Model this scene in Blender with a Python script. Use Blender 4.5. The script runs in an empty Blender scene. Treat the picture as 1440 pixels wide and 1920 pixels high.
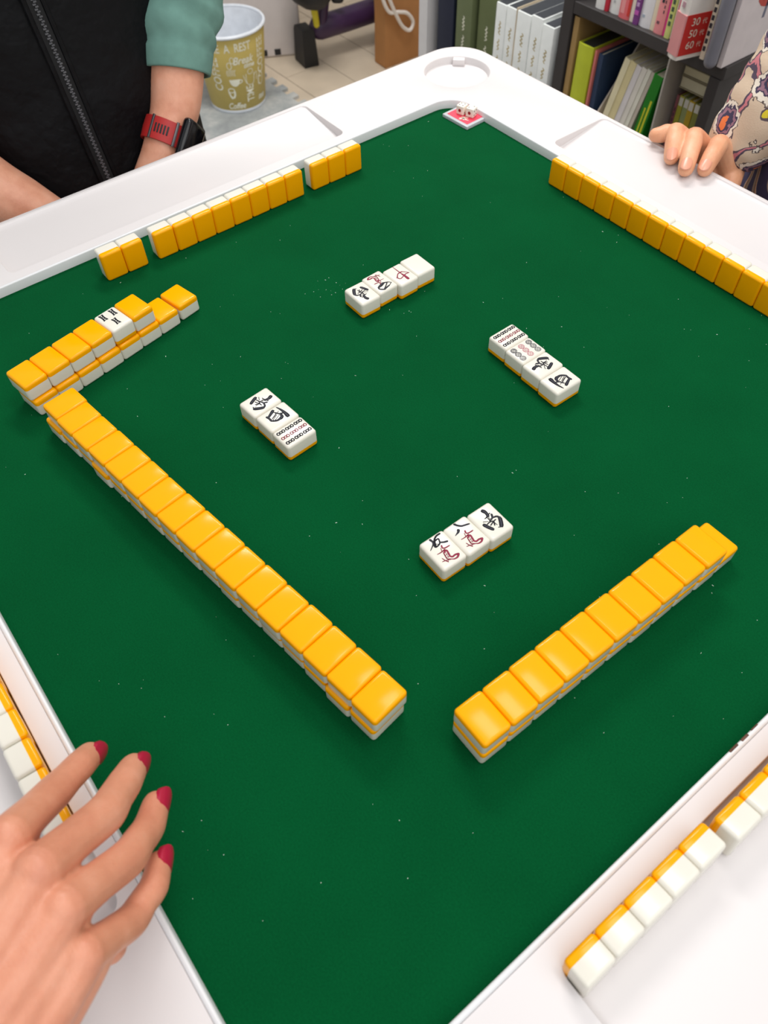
import bpy, bmesh, math, random
from mathutils import Matrix, Vector, Quaternion, noise

# ------------------------------------------------------------------ set-up
random.seed(7)
scene = bpy.context.scene
COL = scene.collection
PI = math.pi
TABLE_Z = 700.0            # felt height above the floor, mm

def W(u, v, z):
    """table millimetres (u right-down side, v right-up side, z above felt) -> metres"""
    return Vector((u * .001, v * .001, (z + TABLE_Z) * .001))

# ------------------------------------------------------------------ camera
cam_data = bpy.data.cameras.new('camera')
cam = bpy.data.objects.new('camera', cam_data)
COL.objects.link(cam)
RX = Vector((0.61484291, 0.78839271, -0.02012789))
RY = Vector((0.63464818, -0.50977092, -0.58082295))
RZ = Vector((-0.46817719, 0.34434074, -0.81378103))
m = Matrix.Identity(4)
for i in range(3):
    m[i][0], m[i][1], m[i][2] = RX[i], -RY[i], -RZ[i]
m.translation = W(638.75, 57.04, 431.14)
cam.matrix_world = m
cam_data.sensor_fit = 'VERTICAL'
cam_data.sensor_height = 34.64
cam_data.lens = 34.64 * 1441.4 / 1920.0
cam_data.clip_start = 0.02
cam_data.dof.use_dof = True
cam_data.dof.focus_distance = 0.60
cam_data.dof.aperture_fstop = cam_data.lens / 2.3
scene.camera = cam

# ------------------------------------------------------------------ world, lamps, exposure
world = bpy.data.worlds.new('world')
scene.world = world
world.use_nodes = True
bg = world.node_tree.nodes['Background']
bg.inputs[0].default_value = (0.93, 0.96, 1.0, 1)
bg.inputs[1].default_value = 0.60

def area_light(name, loc, target, sx, sy, power, color=(1, 1, 1)):
    d = bpy.data.lights.new(name, 'AREA')
    d.shape = 'RECTANGLE'; d.size = sx; d.size_y = sy
    d.energy = power; d.color = color
    o = bpy.data.objects.new(name, d)
    COL.objects.link(o)
    o.location = loc
    o.rotation_euler = (Vector(target) - Vector(loc)).to_track_quat('-Z', 'Y').to_euler()
    return o

area_light('ceiling_or_fill_lamp', W(460, 640, 1650), W(460, 640, 0), .78, 0.30, 7, (1, .985, .96))
area_light('ceiling_or_fill_lamp', W(1650, 250, 1650), W(600, 250, 0), 2.4, 1.8, 20, (1, .985, .96))  # broad soft fill, added to brighten sides facing right-down; not a ceiling fixture
area_light('ceiling_or_fill_lamp', W(-760, 1000, 1550), W(-800, 1060, 0), .9, 0.32, 25, (1, .985, .96))

scene.view_settings.view_transform = 'Standard'
scene.view_settings.look = 'None'
scene.view_settings.exposure = 0.0
scene.view_settings.gamma = 1.0
scene.view_settings.use_curve_mapping = False

# ------------------------------------------------------------------ materials
def lin(c):
    c /= 255.0
    return c / 12.92 if c <= .04045 else ((c + .055) / 1.055) ** 2.4

def rgb(r, g, b):
    return (lin(r), lin(g), lin(b), 1)

class Nodes:
    def __init__(self, name):
        self.m = bpy.data.materials.new(name)
        self.m.use_nodes = True
        self.t = self.m.node_tree
        self.bsdf = self.t.nodes['Principled BSDF']
    def n(self, kind, **kw):
        nd = self.t.nodes.new(kind)
        for k, v in kw.items():
            setattr(nd, k, v)
        return nd
    def l(self, a, b):
        self.t.links.new(a, b)
    def val(self, nd, **kw):
        for k, v in kw.items():
            nd.inputs[k.replace('_', ' ')].default_value = v
        return nd
    def coord(self, out='Object'):
        return self.n('ShaderNodeTexCoord').outputs[out]
    def noise(self, scale, detail=3, rough=.5, vec=None):
        nd = self.n('ShaderNodeTexNoise')
        nd.inputs['Scale'].default_value = scale
        nd.inputs['Detail'].default_value = detail
        nd.inputs['Roughness'].default_value = rough
        self.l(vec if vec is not None else self.coord(), nd.inputs['Vector'])
        return nd.outputs['Fac']
    def ramp(self, fac, stops, interp='LINEAR'):
        nd = self.n('ShaderNodeValToRGB')
        nd.color_ramp.interpolation = interp
        el = nd.color_ramp.elements
        while len(el) < len(stops):
            el.new(.5)
        for e, (p, c) in zip(el, stops):
            e.position = p; e.color = c
        self.l(fac, nd.inputs[0])
        return nd.outputs['Color']
    def mix(self, fac, a, b):
        nd = self.n('ShaderNodeMix', data_type='RGBA')
        for s, i in ((fac, 0), (a, 6), (b, 7)):
            if isinstance(s, (int, float, tuple)):
                nd.inputs[i].default_value = s
            else:
                self.l(s, nd.inputs[i])
        return nd.outputs[2]
    def math(self, op, a, b=0.0):
        nd = self.n('ShaderNodeMath', operation=op)
        for i, s in enumerate((a, b)):
            if isinstance(s, (int, float)):
                nd.inputs[i].default_value = s
            else:
                self.l(s, nd.inputs[i])
        return nd.outputs[0]
    def bump(self, h, strength=.3, dist=.001):
        nd = self.n('ShaderNodeBump')
        nd.inputs['Strength'].default_value = strength
        nd.inputs['Distance'].default_value = dist
        self.l(h, nd.inputs['Height'])
        self.l(nd.outputs[0], self.bsdf.inputs['Normal'])
    def base(self, c):
        if isinstance(c, tuple):
            self.bsdf.inputs['Base Color'].default_value = c
        else:
            self.l(c, self.bsdf.inputs['Base Color'])
    def set(self, **kw):
        for k, v in kw.items():
            self.bsdf.inputs[k.replace('_', ' ')].default_value = v

def mat(name, c, rough=.5, vary=.06, scale=40, bump=0.0, bscale=200, bdist=.0005, **kw):
    """plain procedural material: base colour with a little noise in value"""
    s = Nodes(name)
    d = tuple(max(0, x * (1 - vary)) for x in c[:3]) + (1,)
    b = tuple(min(1, x * (1 + vary)) for x in c[:3]) + (1,)
    s.base(s.ramp(s.noise(scale), [(.35, d), (.65, b)]))
    s.set(Roughness=rough, **kw)
    if bump:
        s.bump(s.noise(bscale, 4), bump, bdist)
    return s.m

M = {}
M['white_plastic'] = mat('white_plastic', rgb(223, 217, 216), .38, .012, 6, .05, 700, .0002)
M['trim_plastic'] = mat('white_trim_plastic', rgb(226, 226, 227), .3, .02, 20)
M['chip'] = mat('chipped_wood_brown', rgb(92, 62, 50), .8, .3, 300)
M['tile_white'] = mat('ivory_resin', rgb(228, 223, 210), .16, .01, 60, Specular_IOR_Level=.35)
M['tile_yellow'] = mat('amber_yellow_resin', rgb(251, 170, 1), .15, .01, 60, Specular_IOR_Level=.2)
M['ink_black'] = mat('engraved_black_paint', rgb(24, 24, 32), .5, .1, 400, Specular_IOR_Level=.12)
M['ink_grey_and_glint'] = mat('engraved_grey_paint_and_glint', rgb(66, 66, 76), .45, .1, 400, Specular_IOR_Level=.12)  # ink of the circle marks, also the painted highlight in black strokes
M['ink_red'] = mat('engraved_red_paint', rgb(122, 20, 46), .5, .1, 400, Specular_IOR_Level=.12)
M['ink_pink_and_glint'] = mat('engraved_pink_paint_and_glint', rgb(168, 62, 90), .45, .1, 400, Specular_IOR_Level=.12)  # ink of the middle circles, also the painted highlight in red strokes
M['steel'] = mat('grey_powder_coated_steel', rgb(150, 150, 152), .4)

s = Nodes('green_felt')
f1 = s.noise(900, 3, .7)
f2 = s.noise(14, 4, .6)
c1 = s.ramp(f1, [(.3, rgb(0, 62, 30)), (.72, rgb(3, 86, 44))])
c2 = s.ramp(f2, [(.3, rgb(0, 70, 34)), (.7, rgb(1, 80, 40))])
s.base(s.mix(.5, c1, c2))
s.set(Roughness=.95)
s.bsdf.inputs['Specular IOR Level'].default_value = .06
s.bump(f1, .5, .0006)
M['felt'] = s.m
M['lint'] = mat('white_lint', rgb(205, 220, 205), .9)

def skin_mat(name, c1, c2, c3):
    s = Nodes(name)
    n1 = s.noise(38, 4, .6); n2 = s.noise(170, 3)
    c = s.ramp(n1, [(.3, c1), (.52, c2), (.72, c3)])
    s.base(c)
    s.set(Roughness=.46, Subsurface_Weight=.12, Subsurface_Scale=.006)
    s.bsdf.inputs['Subsurface Radius'].default_value = (1, .35, .2)
    vo = s.n('ShaderNodeTexVoronoi'); vo.inputs['Scale'].default_value = 900
    s.l(s.coord(), vo.inputs['Vector'])
    s.bump(s.math('ADD', vo.outputs['Distance'], n2), .25, .0004)
    return s.m

M['skin_warm'] = skin_mat('warm_skin', rgb(204, 132, 104), rgb(216, 146, 116), rgb(224, 158, 130))
M['skin_tan'] = skin_mat('tan_skin', rgb(214, 146, 116), rgb(228, 164, 134), rgb(234, 176, 148))
M['skin_peach'] = skin_mat('peach_skin', rgb(218, 150, 112), rgb(230, 168, 130), rgb(237, 181, 146))
M['nail_red'] = mat('crimson_nail_polish', rgb(176, 28, 62), .15, .05)
M['nail_bare'] = mat('bare_nail', rgb(224, 156, 128), .3, .03)
M['vest'] = mat('black_nylon', rgb(7, 7, 10), .6, .2, 8, .7, 20, .012, Specular_IOR_Level=.2)
M['vest_seam'] = mat('black_zip_tape', rgb(9, 9, 11), .8)
M['zip'] = mat('gunmetal_zip_teeth', rgb(92, 92, 96), .35, .1)
M['teal'] = mat('teal_jersey', rgb(106, 146, 135), .85, .08, 60, .4, 1600, .0004)
M['strap_red'] = mat('red_silicone', rgb(176, 34, 32), .5)
M['black_gloss'] = mat('black_glass', rgb(14, 14, 18), .12)
M['black_rubber'] = mat('black_rubber', rgb(24, 24, 26), .55)
M['metal_grey'] = mat('grey_metal', rgb(110, 108, 110), .3, Metallic=.8)

# sweater with a paisley print
s = Nodes('paisley_knit')
co = s.coord()
warp = s.n('ShaderNodeTexNoise'); warp.inputs['Scale'].default_value = 45; warp.inputs['Detail'].default_value = 3
mp = s.n('ShaderNodeMapping'); mp.inputs['Scale'].default_value = (1, .22, 1)
s.l(co, mp.inputs['Vector']); co = mp.outputs[0]
s.l(co, warp.inputs['Vector'])
vm = s.n('ShaderNodeVectorMath', operation='SCALE'); vm.inputs['Scale'].default_value = .022
s.l(warp.outputs['Color'], vm.inputs[0])
va = s.n('ShaderNodeVectorMath', operation='ADD'); s.l(co, va.inputs[0]); s.l(vm.outputs[0], va.inputs[1])
vo = s.n('ShaderNodeTexVoronoi'); vo.inputs['Scale'].default_value = 22; vo.inputs['Randomness'].default_value = .8
s.l(va.outputs[0], vo.inputs['Vector'])
D = s.math('ADD', vo.outputs['Distance'], s.math('MULTIPLY', s.noise(240, 2), .14))
pale = rgb(214, 190, 165)
spots = s.ramp(D, [(0, rgb(232, 122, 66)), (.23, rgb(66, 58, 84)), (.3, rgb(152, 112, 128)), (.35, rgb(70, 60, 84)),
                   (.39, rgb(236, 224, 208)), (.45, rgb(96, 82, 78)), (.468, pale)], 'CONSTANT')
nl = s.n('ShaderNodeTexNoise'); nl.inputs['Scale'].default_value = 13; nl.inputs['Detail'].default_value = 1.5
s.l(va.outputs[0], nl.inputs['Vector'])
stripes = s.ramp(nl.outputs['Fac'], [(0, pale), (.362, rgb(96, 80, 86)), (.372, rgb(222, 200, 52)), (.425, rgb(96, 80, 86)), (.435, pale),
                                     (.6, rgb(96, 80, 90)), (.61, rgb(206, 124, 132)), (.632, rgb(86, 72, 90)), (.65, pale)], 'CONSTANT')
isp = s.ramp(D, [(0, (0, 0, 0, 1)), (.468, (1, 1, 1, 1))], 'CONSTANT')
s.base(s.mix(isp, spots, stripes))
s.set(Roughness=.92)
s.bump(s.noise(900, 2), .5, .0006)
M['paisley'] = s.m
s = Nodes('dark_paisley_knit')
co = s.coord()
wv = s.n('ShaderNodeTexWave'); wv.inputs['Scale'].default_value = 6; wv.inputs['Distortion'].default_value = 9
wv.inputs['Detail'].default_value = 3; s.l(co, wv.inputs['Vector'])
s.base(s.ramp(wv.outputs['Fac'], [(0, rgb(62, 56, 92)), (.34, rgb(74, 66, 84)), (.42, rgb(206, 190, 176)), (.5, rgb(206, 100, 98)),
                                  (.57, rgb(196, 178, 90)), (.63, rgb(110, 84, 104)), (.72, rgb(178, 152, 132)), (.9, rgb(70, 62, 96))], 'CONSTANT'))
s.set(Roughness=.92)
s.bump(s.noise(900, 2), .5, .0006)
M['paisley_dark'] = s.m

M['plank'] = mat('beige_floor_plank', rgb(204, 188, 166), .45, .07, 9)
M['floor_base'] = mat('floor_joint', rgb(128, 116, 102), .8)
M['wall'] = mat('pale_grey_wallpaper', rgb(200, 196, 190), .9, .02, 20)
s = Nodes('grey_marbled_foam')
s.base(s.ramp(s.noise(9, 5, .65), [(.3, rgb(132, 136, 138)), (.5, rgb(160, 164, 164)), (.66, rgb(190, 190, 186)), (.8, rgb(196, 176, 150))]))
s.set(Roughness=.85)
M['foam'] = s.m
M['olive_gold'] = mat('olive_gold_print', rgb(194, 172, 94), .5, .03, 30)
M['bin_white'] = mat('bin_white_plastic', rgb(226, 230, 236), .35)
M['bin_inside'] = mat('bin_inner_white', rgb(216, 222, 230), .4)
M['print_white'] = mat('white_print', rgb(236, 234, 214), .6)
M['panel_white'] = mat('white_storage_plastic', rgb(214, 206, 204), .5, .02)
M['purple'] = mat('purple_painted_steel', rgb(58, 36, 70), .35)
M['yellow_accent'] = mat('yellow_plastic', rgb(212, 198, 40), .4)
M['kraft'] = mat('kraft_paper', rgb(172, 120, 70), .8, .06, 14)
M['rope'] = mat('white_cotton_rope', rgb(226, 218, 210), .9, .05, 600)
M['dark_wood'] = mat('black_brown_shelf', rgb(58, 54, 54), .5, .12, 24)
M['shelf_white'] = mat('white_shelf_board', rgb(224, 222, 222), .5, .02)
M['pages'] = mat('cream_page_edges', rgb(226, 216, 190), .9, .05, 300)
M['gold'] = mat('gold_foil', rgb(186, 164, 98), .45, .1)
M['clear'] = mat('clear_plastic', rgb(232, 234, 238), .08, .01)
bs = M['clear'].node_tree.nodes['Principled BSDF']
bs.inputs['Transmission Weight'].default_value = .35
bs.inputs['IOR'].default_value = 1.3
M['card_red'] = mat('coral_red_card', rgb(238, 66, 90), .5, .05)
M['die'] = mat('ivory_die', rgb(248, 240, 226), .3, .02)
M['pip_red'] = mat('red_pip', rgb(150, 14, 26), .5)

_cm = {}
def colour(r, g, b, rough=.55):
    k = (r, g, b, rough)
    if k not in _cm:
        _cm[k] = mat('coloured_paper', rgb(r, g, b), rough, .04, 40)
    return _cm[k]

# ------------------------------------------------------------------ mesh helpers (table millimetres)
class Shape:
    def __init__(self):
        self.bm = bmesh.new()
    def box(self, lo, hi, bevel=0.0, seg=2, rot=None, pivot=None):
        r = bmesh.ops.create_cube(self.bm, size=1.0)
        vs = r['verts']
        lo = Vector(lo); hi = Vector(hi); c = (lo + hi) / 2; d = hi - lo
        for v in vs:
            v.co = Vector((v.co.x * d.x, v.co.y * d.y, v.co.z * d.z)) + c
        if bevel:
            es = list({e for v in vs for e in v.link_edges})
            rb = bmesh.ops.bevel(self.bm, geom=es, offset=bevel, segments=seg, profile=.5, affect='EDGES')
            vs = list({v for f in rb['faces'] for v in f.verts} | {v for v in vs if v.is_valid})
        if rot is not None:
            p = Vector(pivot) if pivot is not None else c
            for v in vs:
                v.co = rot @ (v.co - p) + p
        return self
    def loft(self, rings, cap0=True, cap1=True, closed=True):
        bm = self.bm
        prev = None; first = None
        for ring in rings:
            cur = [bm.verts.new(p) for p in ring]
            n = len(cur)
            if prev is not None:
                for i in range(n if closed else n - 1):
                    j = (i + 1) % n
                    bm.faces.new((prev[i], prev[j], cur[j], cur[i]))
            else:
                first = cur
            prev = cur
        if cap0: bm.faces.new(list(reversed(first)))
        if cap1: bm.faces.new(prev)
        return self
    def tube(self, pts, radii, seg=10, sub=4, flat=1.0, flat_axis=None, caps=True):
        """round tube along a smoothed path with hemispherical ends"""
        P, Rr = smooth_path(pts, radii, sub)
        rings = []
        n = len(P)
        up = None
        for i in range(n):
            t = (P[min(i + 1, n - 1)] - P[max(i - 1, 0)]).normalized()
            if up is None:
                up = Vector((0, 0, 1)) if abs(t.z) < .9 else Vector((1, 0, 0))
            if flat_axis is not None:
                up = Vector(flat_axis)
            x = t.cross(up).normalized(); y = x.cross(t).normalized(); up = y
            rings.append((P[i], t, x, y, Rr[i]))
        out = []
        def ring(c, x, y, r):
            return [c + x * (r * math.cos(2 * PI * k / seg)) + y * (r * flat * math.sin(2 * PI * k / seg)) for k in range(seg)]
        if caps:
            c, t, x, y, r = rings[0]
            for a in (80, 55, 28):
                a = math.radians(a)
                out.append(ring(c - t * r * math.sin(a), x, y, r * math.cos(a)))
        for c, t, x, y, r in rings:
            out.append(ring(c, x, y, r))
        if caps:
            c, t, x, y, r = rings[-1]
            for a in (28, 55, 80):
                a = math.radians(a)
                out.append(ring(c + t * r * math.sin(a), x, y, r * math.cos(a)))
        return self.loft(out)
    def poly(self, pts):
        self.bm.faces.new([self.bm.verts.new(p) for p in pts])
        return self
    def prism(self, pts, d):
        """extrude a planar polygon along vector d"""
        d = Vector(d)
        a = [Vector(p) for p in pts]
        return self.loft([a, [p + d for p in a]])
    def ribbon(self, pts, w0, w1, org, ex, ey, lift, sub=4):
        """flat brush stroke on the plane org + x*ex + y*ey"""
        P, Wd = smooth_path([Vector((x, y, 0)) for x, y in pts], [w0 + (w1 - w0) * i / max(1, len(pts) - 1) for i in range(len(pts))], sub)
        nrm = ex.cross(ey)
        L = []; Rr = []
        n = len(P)
        for i in range(n):
            t = (P[min(i + 1, n - 1)] - P[max(i - 1, 0)])
            if t.length < 1e-9: t = Vector((1, 0, 0))
            t.normalize()
            e = .45 * Wd[i] * (1 if 0 < i < n - 1 else 0)
            q = Vector((-t.y, t.x, 0))
            if i == 0: c = P[i] - t * Wd[i] * .3; h = Wd[i] * .3
            elif i == n - 1: c = P[i] + t * Wd[i] * .3; h = Wd[i] * .3
            else: c = P[i]; h = Wd[i] * .5
            for sgn, arr in ((1, L), (-1, Rr)):
                p = c + q * h * sgn
                arr.append(self.bm.verts.new(org + ex * p.x + ey * p.y + nrm * lift))
        for i in range(n - 1):
            self.bm.faces.new((Rr[i], Rr[i + 1], L[i + 1], L[i]))
        return self

def smooth_path(pts, radii, sub=4):
    pts = [Vector(p) for p in pts]
    if len(pts) < 3 or sub < 2:
        return pts, list(radii)
    P = []; Rr = []
    n = len(pts)
    for i in range(n - 1):
        p0 = pts[max(i - 1, 0)]; p1 = pts[i]; p2 = pts[i + 1]; p3 = pts[min(i + 2, n - 1)]
        for k in range(sub):
            t = k / sub
            P.append(.5 * ((2 * p1) + (p2 - p0) * t + (2 * p0 - 5 * p1 + 4 * p2 - p3) * t * t + (3 * p1 - p0 - 3 * p2 + p3) * t ** 3))
            Rr.append(radii[i] + (radii[i + 1] - radii[i]) * t)
    P.append(pts[-1]); Rr.append(radii[-1])
    return P, Rr

def to_mesh(name, shape, base=None, local=False, smooth=35):
    """shape in table mm (or local mm) -> Mesh in metres relative to base"""
    me = bpy.data.meshes.new(name)
    bm = shape.bm
    bmesh.ops.recalc_face_normals(bm, faces=bm.faces)
    b = base if base is not None else Vector((0, 0, 0))
    for v in bm.verts:
        v.co = v.co * .001 if local else W(*v.co) - b
    bm.to_mesh(me); bm.free()
    if smooth is not None:
        me.shade_smooth()
        me.set_sharp_from_angle(angle=math.radians(smooth))
    return me

def link(name, me, material, parent=None, loc=None):
    o = bpy.data.objects.new(name, me)
    COL.objects.link(o)
    if material is not None and me is not None and not me.materials:
        me.materials.append(material)
    if parent is not None:
        o.parent = parent
    if loc is not None:
        o.location = loc
    return o

def root_base(o):
    p = Vector((0, 0, 0))
    while o is not None:
        p = p + o.location; o = o.parent
    return p

def part(name, shape, material, parent, smooth=35, label=None):
    me = to_mesh(name, shape, root_base(parent), smooth=smooth)
    o = link(name, me, material, parent)
    if label: o['label'] = label
    return o

def tag(o, label, cat, group=None):
    o['label'] = label; o['category'] = cat
    if group: o['group'] = group
    return o

def thing(name, label, cat, base, group=None):
    o = bpy.data.objects.new(name, None)
    o.empty_display_size = .02
    COL.objects.link(o)
    o.location = W(*base)
    return tag(o, label, cat, group)

def solo(name, shape, material, label, cat, base, group=None, smooth=35):
    b = W(*base)
    o = link(name, to_mesh(name, shape, b, smooth=smooth), material, None, b)
    return tag(o, label, cat, group)

def structure(name, shape, material, base=(0, 0, -700), smooth=35):
    b = W(*base)
    o = link(name, to_mesh(name, shape, b, smooth=smooth), material, None, b)
    o['kind'] = 'structure'
    return o

def text_mesh_pts(body, size=10, shear=0.0, bold=0.0):
    """filled glyph outlines as (verts, faces) in mm, centred"""
    cu = bpy.data.curves.new('lettering', 'FONT')
    cu.body = body; cu.size = size; cu.shear = shear
    cu.align_x = 'CENTER'; cu.align_y = 'CENTER'
    cu.resolution_u = 3; cu.offset = bold
    o = bpy.data.objects.new('lettering', cu)
    COL.objects.link(o)
    dg = bpy.context.evaluated_depsgraph_get()
    me = bpy.data.meshes.new_from_object(o.evaluated_get(dg))
    vs = [tuple(v.co) for v in me.vertices]; fs = [tuple(p.vertices) for p in me.polygons]
    bpy.data.objects.remove(o); bpy.data.curves.remove(cu); bpy.data.meshes.remove(me)
    return vs, fs

def add_text(shape, body, size, org, ex, ey, lift=.15, shear=0.0, mapper=None, squeeze=1.0, bold=0.0):
    vs, fs = text_mesh_pts(body, size, shear, bold)
    n = ex.cross(ey) if mapper is None else None
    bv = []
    for x, y, z in vs:
        bv.append(shape.bm.verts.new(mapper(x * squeeze, y) if mapper else org + ex * x + ey * y + n * lift))
    for f in fs:
        try: shape.bm.faces.new([bv[i] for i in f])
        except ValueError: pass

def organic(name, chains, base, voxel=1.0, smooth_it=8, decimate=None):
    """tubes fused into one continuous skin (voxel union, relaxed)"""
    sh = Shape()
    for c in chains:
        sh.tube(c[0], c[1], seg=14, sub=5, flat=c[2] if len(c) > 2 else 1.0, flat_axis=c[3] if len(c) > 3 else None)
    me = to_mesh(name, sh, base, smooth=None)
    o = bpy.data.objects.new(name, me); COL.objects.link(o)
    r = o.modifiers.new('union', 'REMESH'); r.mode = 'VOXEL'; r.voxel_size = voxel * .001; r.use_smooth_shade = True
    sm = o.modifiers.new('relax', 'SMOOTH'); sm.factor = .5; sm.iterations = smooth_it
    dg = bpy.context.evaluated_depsgraph_get()
    out = bpy.data.meshes.new_from_object(o.evaluated_get(dg))
    bpy.data.objects.remove(o); bpy.data.meshes.remove(me)
    out.name = name
    out.shade_smooth()
    return out

# ------------------------------------------------------------------ room shell
s = Shape(); s.box((-2100, -1700, -712), (2300, 1960, -701.5))
floor = structure('floor', s, M['floor_base'], (0, 0, -701.5))
plank_me = None
for r in range(-2, 5):
    for c in range(3):
        v0 = 1301 + 148 * r
        u0 = -2100 + 620 * c - (310 if r % 2 else 0)
        lo = (max(u0 + 1, -2099), v0 + 1, -701.5); hi = (u0 + 619, v0 + 147, -700)
        sh = Shape(); sh.box(lo, hi, .6, 1)
        part('plank', sh, M['plank'], floor)
s = Shape(); s.box((-2100, 1900, -700), (2300, 1960, 1700)); structure('wall_back', s, M['wall'], (0, 1930, -700))
s = Shape(); s.box((-2160, -1700, -700), (-2100, 1960, 1700)); structure('wall_left', s, M['wall'], (-2130, 0, -700))
s = Shape(); s.box((-2100, 1884, -700), (2300, 1899.5, -640), 2); structure('baseboard_back', s, M['shelf_white'], (0, 1892, -700))

# ------------------------------------------------------------------ mahjong table
S = 641.3
CX = S / 2
def rrect(u0, v0, u1, v1, r, n=8):
    out = []
    for cu, cv, a0 in ((u1 - r, v0 + r, -90), (u1 - r, v1 - r, 0), (u0 + r, v1 - r, 90), (u0 + r, v0 + r, 180)):
        for k in range(n + 1):
            a = math.radians(a0 + 90 * k / n)
            out.append((cu + r * math.cos(a), cv + r * math.sin(a)))
    return out
def turn(pts, k):
    """rotate points a quarter turn k times about the table centre"""
    out = []
    for p in pts:
        x, y = p[0] - CX, p[1] - CX
        for _ in range(k): x, y = -y, x
        out.append((x + CX, y + CX) + tuple(p[2:]))
    return out
def lift(pts, z): return [Vector((p[0], p[1], z)) for p in pts]

TOP = 8.0
table = thing('mahjong_table', 'square white plastic mahjong table with green felt playing field and tile trays', 'table', (CX, CX, -700))
fr = Shape()
bm = fr.bm
def ring_faces(loops):
    prev = None; first = None
    for lp in loops:
        cur = [bm.verts.new(p) for p in lp]
        if prev:
            n = len(cur)
            for i in range(n):
                bm.faces.new((prev[i], prev[(i + 1) % n], cur[(i + 1) % n], cur[i]))
        else: first = cur
        prev = cur
    return first, prev
rims = []
O = 98.0
def outer(i): return rrect(-O + i, -O + i, S + O - i, S + O - i, 46 - i, 12)
f_, l_ = ring_faces([lift(outer(4.5), TOP), lift(outer(2.6), 7.6), lift(outer(1.0), 6.4), lift(outer(.2), 4.4), lift(outer(0), 2), lift(outer(.4), -24), lift(outer(3), -27), lift(outer(12), -27)])
rims.append(f_)
bm.faces.new(l_)
def inner(i): return rrect(-i, -i, S + i, S + i, 27 + i, 12)
f_, l_ = ring_faces([lift(inner(3.3), TOP), lift(inner(3.05), 7.7), lift(inner(3.0), 6.6), lift(inner(2.4), -1), lift(inner(2.4), -6)])
rims.append(f_)
bm.faces.new(l_)
def tray_z(u): return -3.0 + (-u - 14) * .1234
for k in range(4):
    def tl(i, zf=None, z=None):
        return turn([(u, v, zf(u) if zf else z) for u, v in rrect(-91 + i, 137 + i, -14 - i, 504.3 - i, 7 - i * .7, 5)], k)
    f_, l_ = ring_faces([[Vector(p) for p in tl(0, z=TOP)], [Vector(p) for p in tl(.35, z=TOP - .25)], [Vector(p) for p in tl(.6, z=TOP - .8)],
                         [Vector(p) for p in tl(1.0, zf=lambda u: tray_z(u) + .5)], [Vector(p) for p in tl(1.9, zf=tray_z)]])
    rims.append(f_); bm.faces.new(l_)
    cc = (-39.5, S + 39.5)
    def cup(r):
        out = []
        tabw = 7.5
        for j in range(72):
            a = 2 * PI * j / 72
            d = (a - math.radians(135) + PI) % (2 * PI) - PI
            rr = r
            out.append((cc[0] + rr * math.cos(a), cc[1] + rr * math.sin(a)))
        return turn(out, k)
    f_, l_ = ring_faces([lift(cup(38.2), TOP), lift(cup(37.6), 7.7), lift(cup(37.1), 7.0), lift(cup(36), .6), lift(cup(34.8), 0)])
    rims.append(f_); bm.faces.new(l_)
edges = []
for rv in rims:
    n = len(rv)
    for i in range(n):
        e = bm.edges.get((rv[i], rv[(i + 1) % n]))
        edges.append(e)
bmesh.ops.triangle_fill(bm, use_beauty=True, use_dissolve=False, edges=edges)
part('frame', fr, M['white_plastic'], table, smooth=30)
for k in range(4):          # little block on the outer wall of each cup holder
    sh = Shape()
    a = math.radians(135 + 90 * k)
    q = Matrix.Rotation(a, 3, 'Z')
    c = turn([(-39.5, S + 39.5)], k)[0]
    sh.box((29.5, -7, 0), (38.6, 7, 6.9), 1.0, 2)
    for v in sh.bm.verts: v.co = q @ v.co + Vector((c[0], c[1], 0))
    part('cup_stop', sh, M['white_plastic'], table)
sh = Shape()
tr = []
for da, z in ((2.98, 6.4), (2.9, 7.9), (2.5, 8.5), (1.9, 8.95), (1.0, 9.2), (.1, 8.9), (-.35, 8.0), (-.35, -.5), (2.0, -.5)):
    tr.append(lift(inner(da), z))
sh.loft(tr + [tr[0]], cap0=False, cap1=False)
part('rim_trim', sh, M['trim_plastic'], table, smooth=50)
sh = Shape(); sh.loft([lift(inner(2.0), -5), lift(inner(2.0), 0)])
part('felt', sh, M['felt'], table, label='dark green felt')
sh = Shape()
for a, b_, w in ((284, 291, 1.5), (294, 300, 1.7), (303, 309, .8)):
    sh.box((S - .55, a, 8.3), (S - .55 + w, b_, 9.32), .3, 1)
part('worn_patch', sh, M['chip'], table, label='chipped brown wear on the rim trim')
lint = Shape()
rng = random.Random(3)
spots = [(rng.uniform(10, 630), rng.uniform(10, 630)) for _ in range(170)]
spots += [(395 + rng.uniform(-14, 14), 0) for _ in range(0)] + [(172 + rng.gauss(0, 8), 352 + rng.gauss(0, 10)) for _ in range(14)]
for (a, b_) in spots:
    w = rng.uniform(.15, .4); an = rng.uniform(0, PI); L = rng.uniform(.4, 1.3) if rng.random() < .3 else w
    q = Matrix.Rotation(an, 3, 'Z')
    lint.box((a - L / 2, b_ - w / 2, 0), (a + L / 2, b_ + w / 2, .2), rot=q)
lo = part('lint', lint, M['lint'], table); lo['kind'] = 'stuff'
for du in (-1, 1):
    for dv in (-1, 1):
        sh = Shape(); c = (CX + du * 345, CX + dv * 345)
        sh.tube([(c[0], c[1], -29), (c[0] + du * 20, c[1] + dv * 20, -694)], [16, 15], 14, 1, caps=False)
        l = part('leg', sh, M['steel'], table)
        sh = Shape(); sh.tube([(c[0] + du * 20, c[1] + dv * 20, -700), (c[0] + du * 20, c[1] + dv * 20, -680)], [18, 18], 14, 1, caps=False)
        part('rubber_foot', sh, M['black_rubber'], l)
sh = Shape(); sh.box((CX - 360, CX - 360, -60), (CX + 360, CX + 360, -27.5), 3)
part('apron', sh, M['white_plastic'], table)

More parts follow.
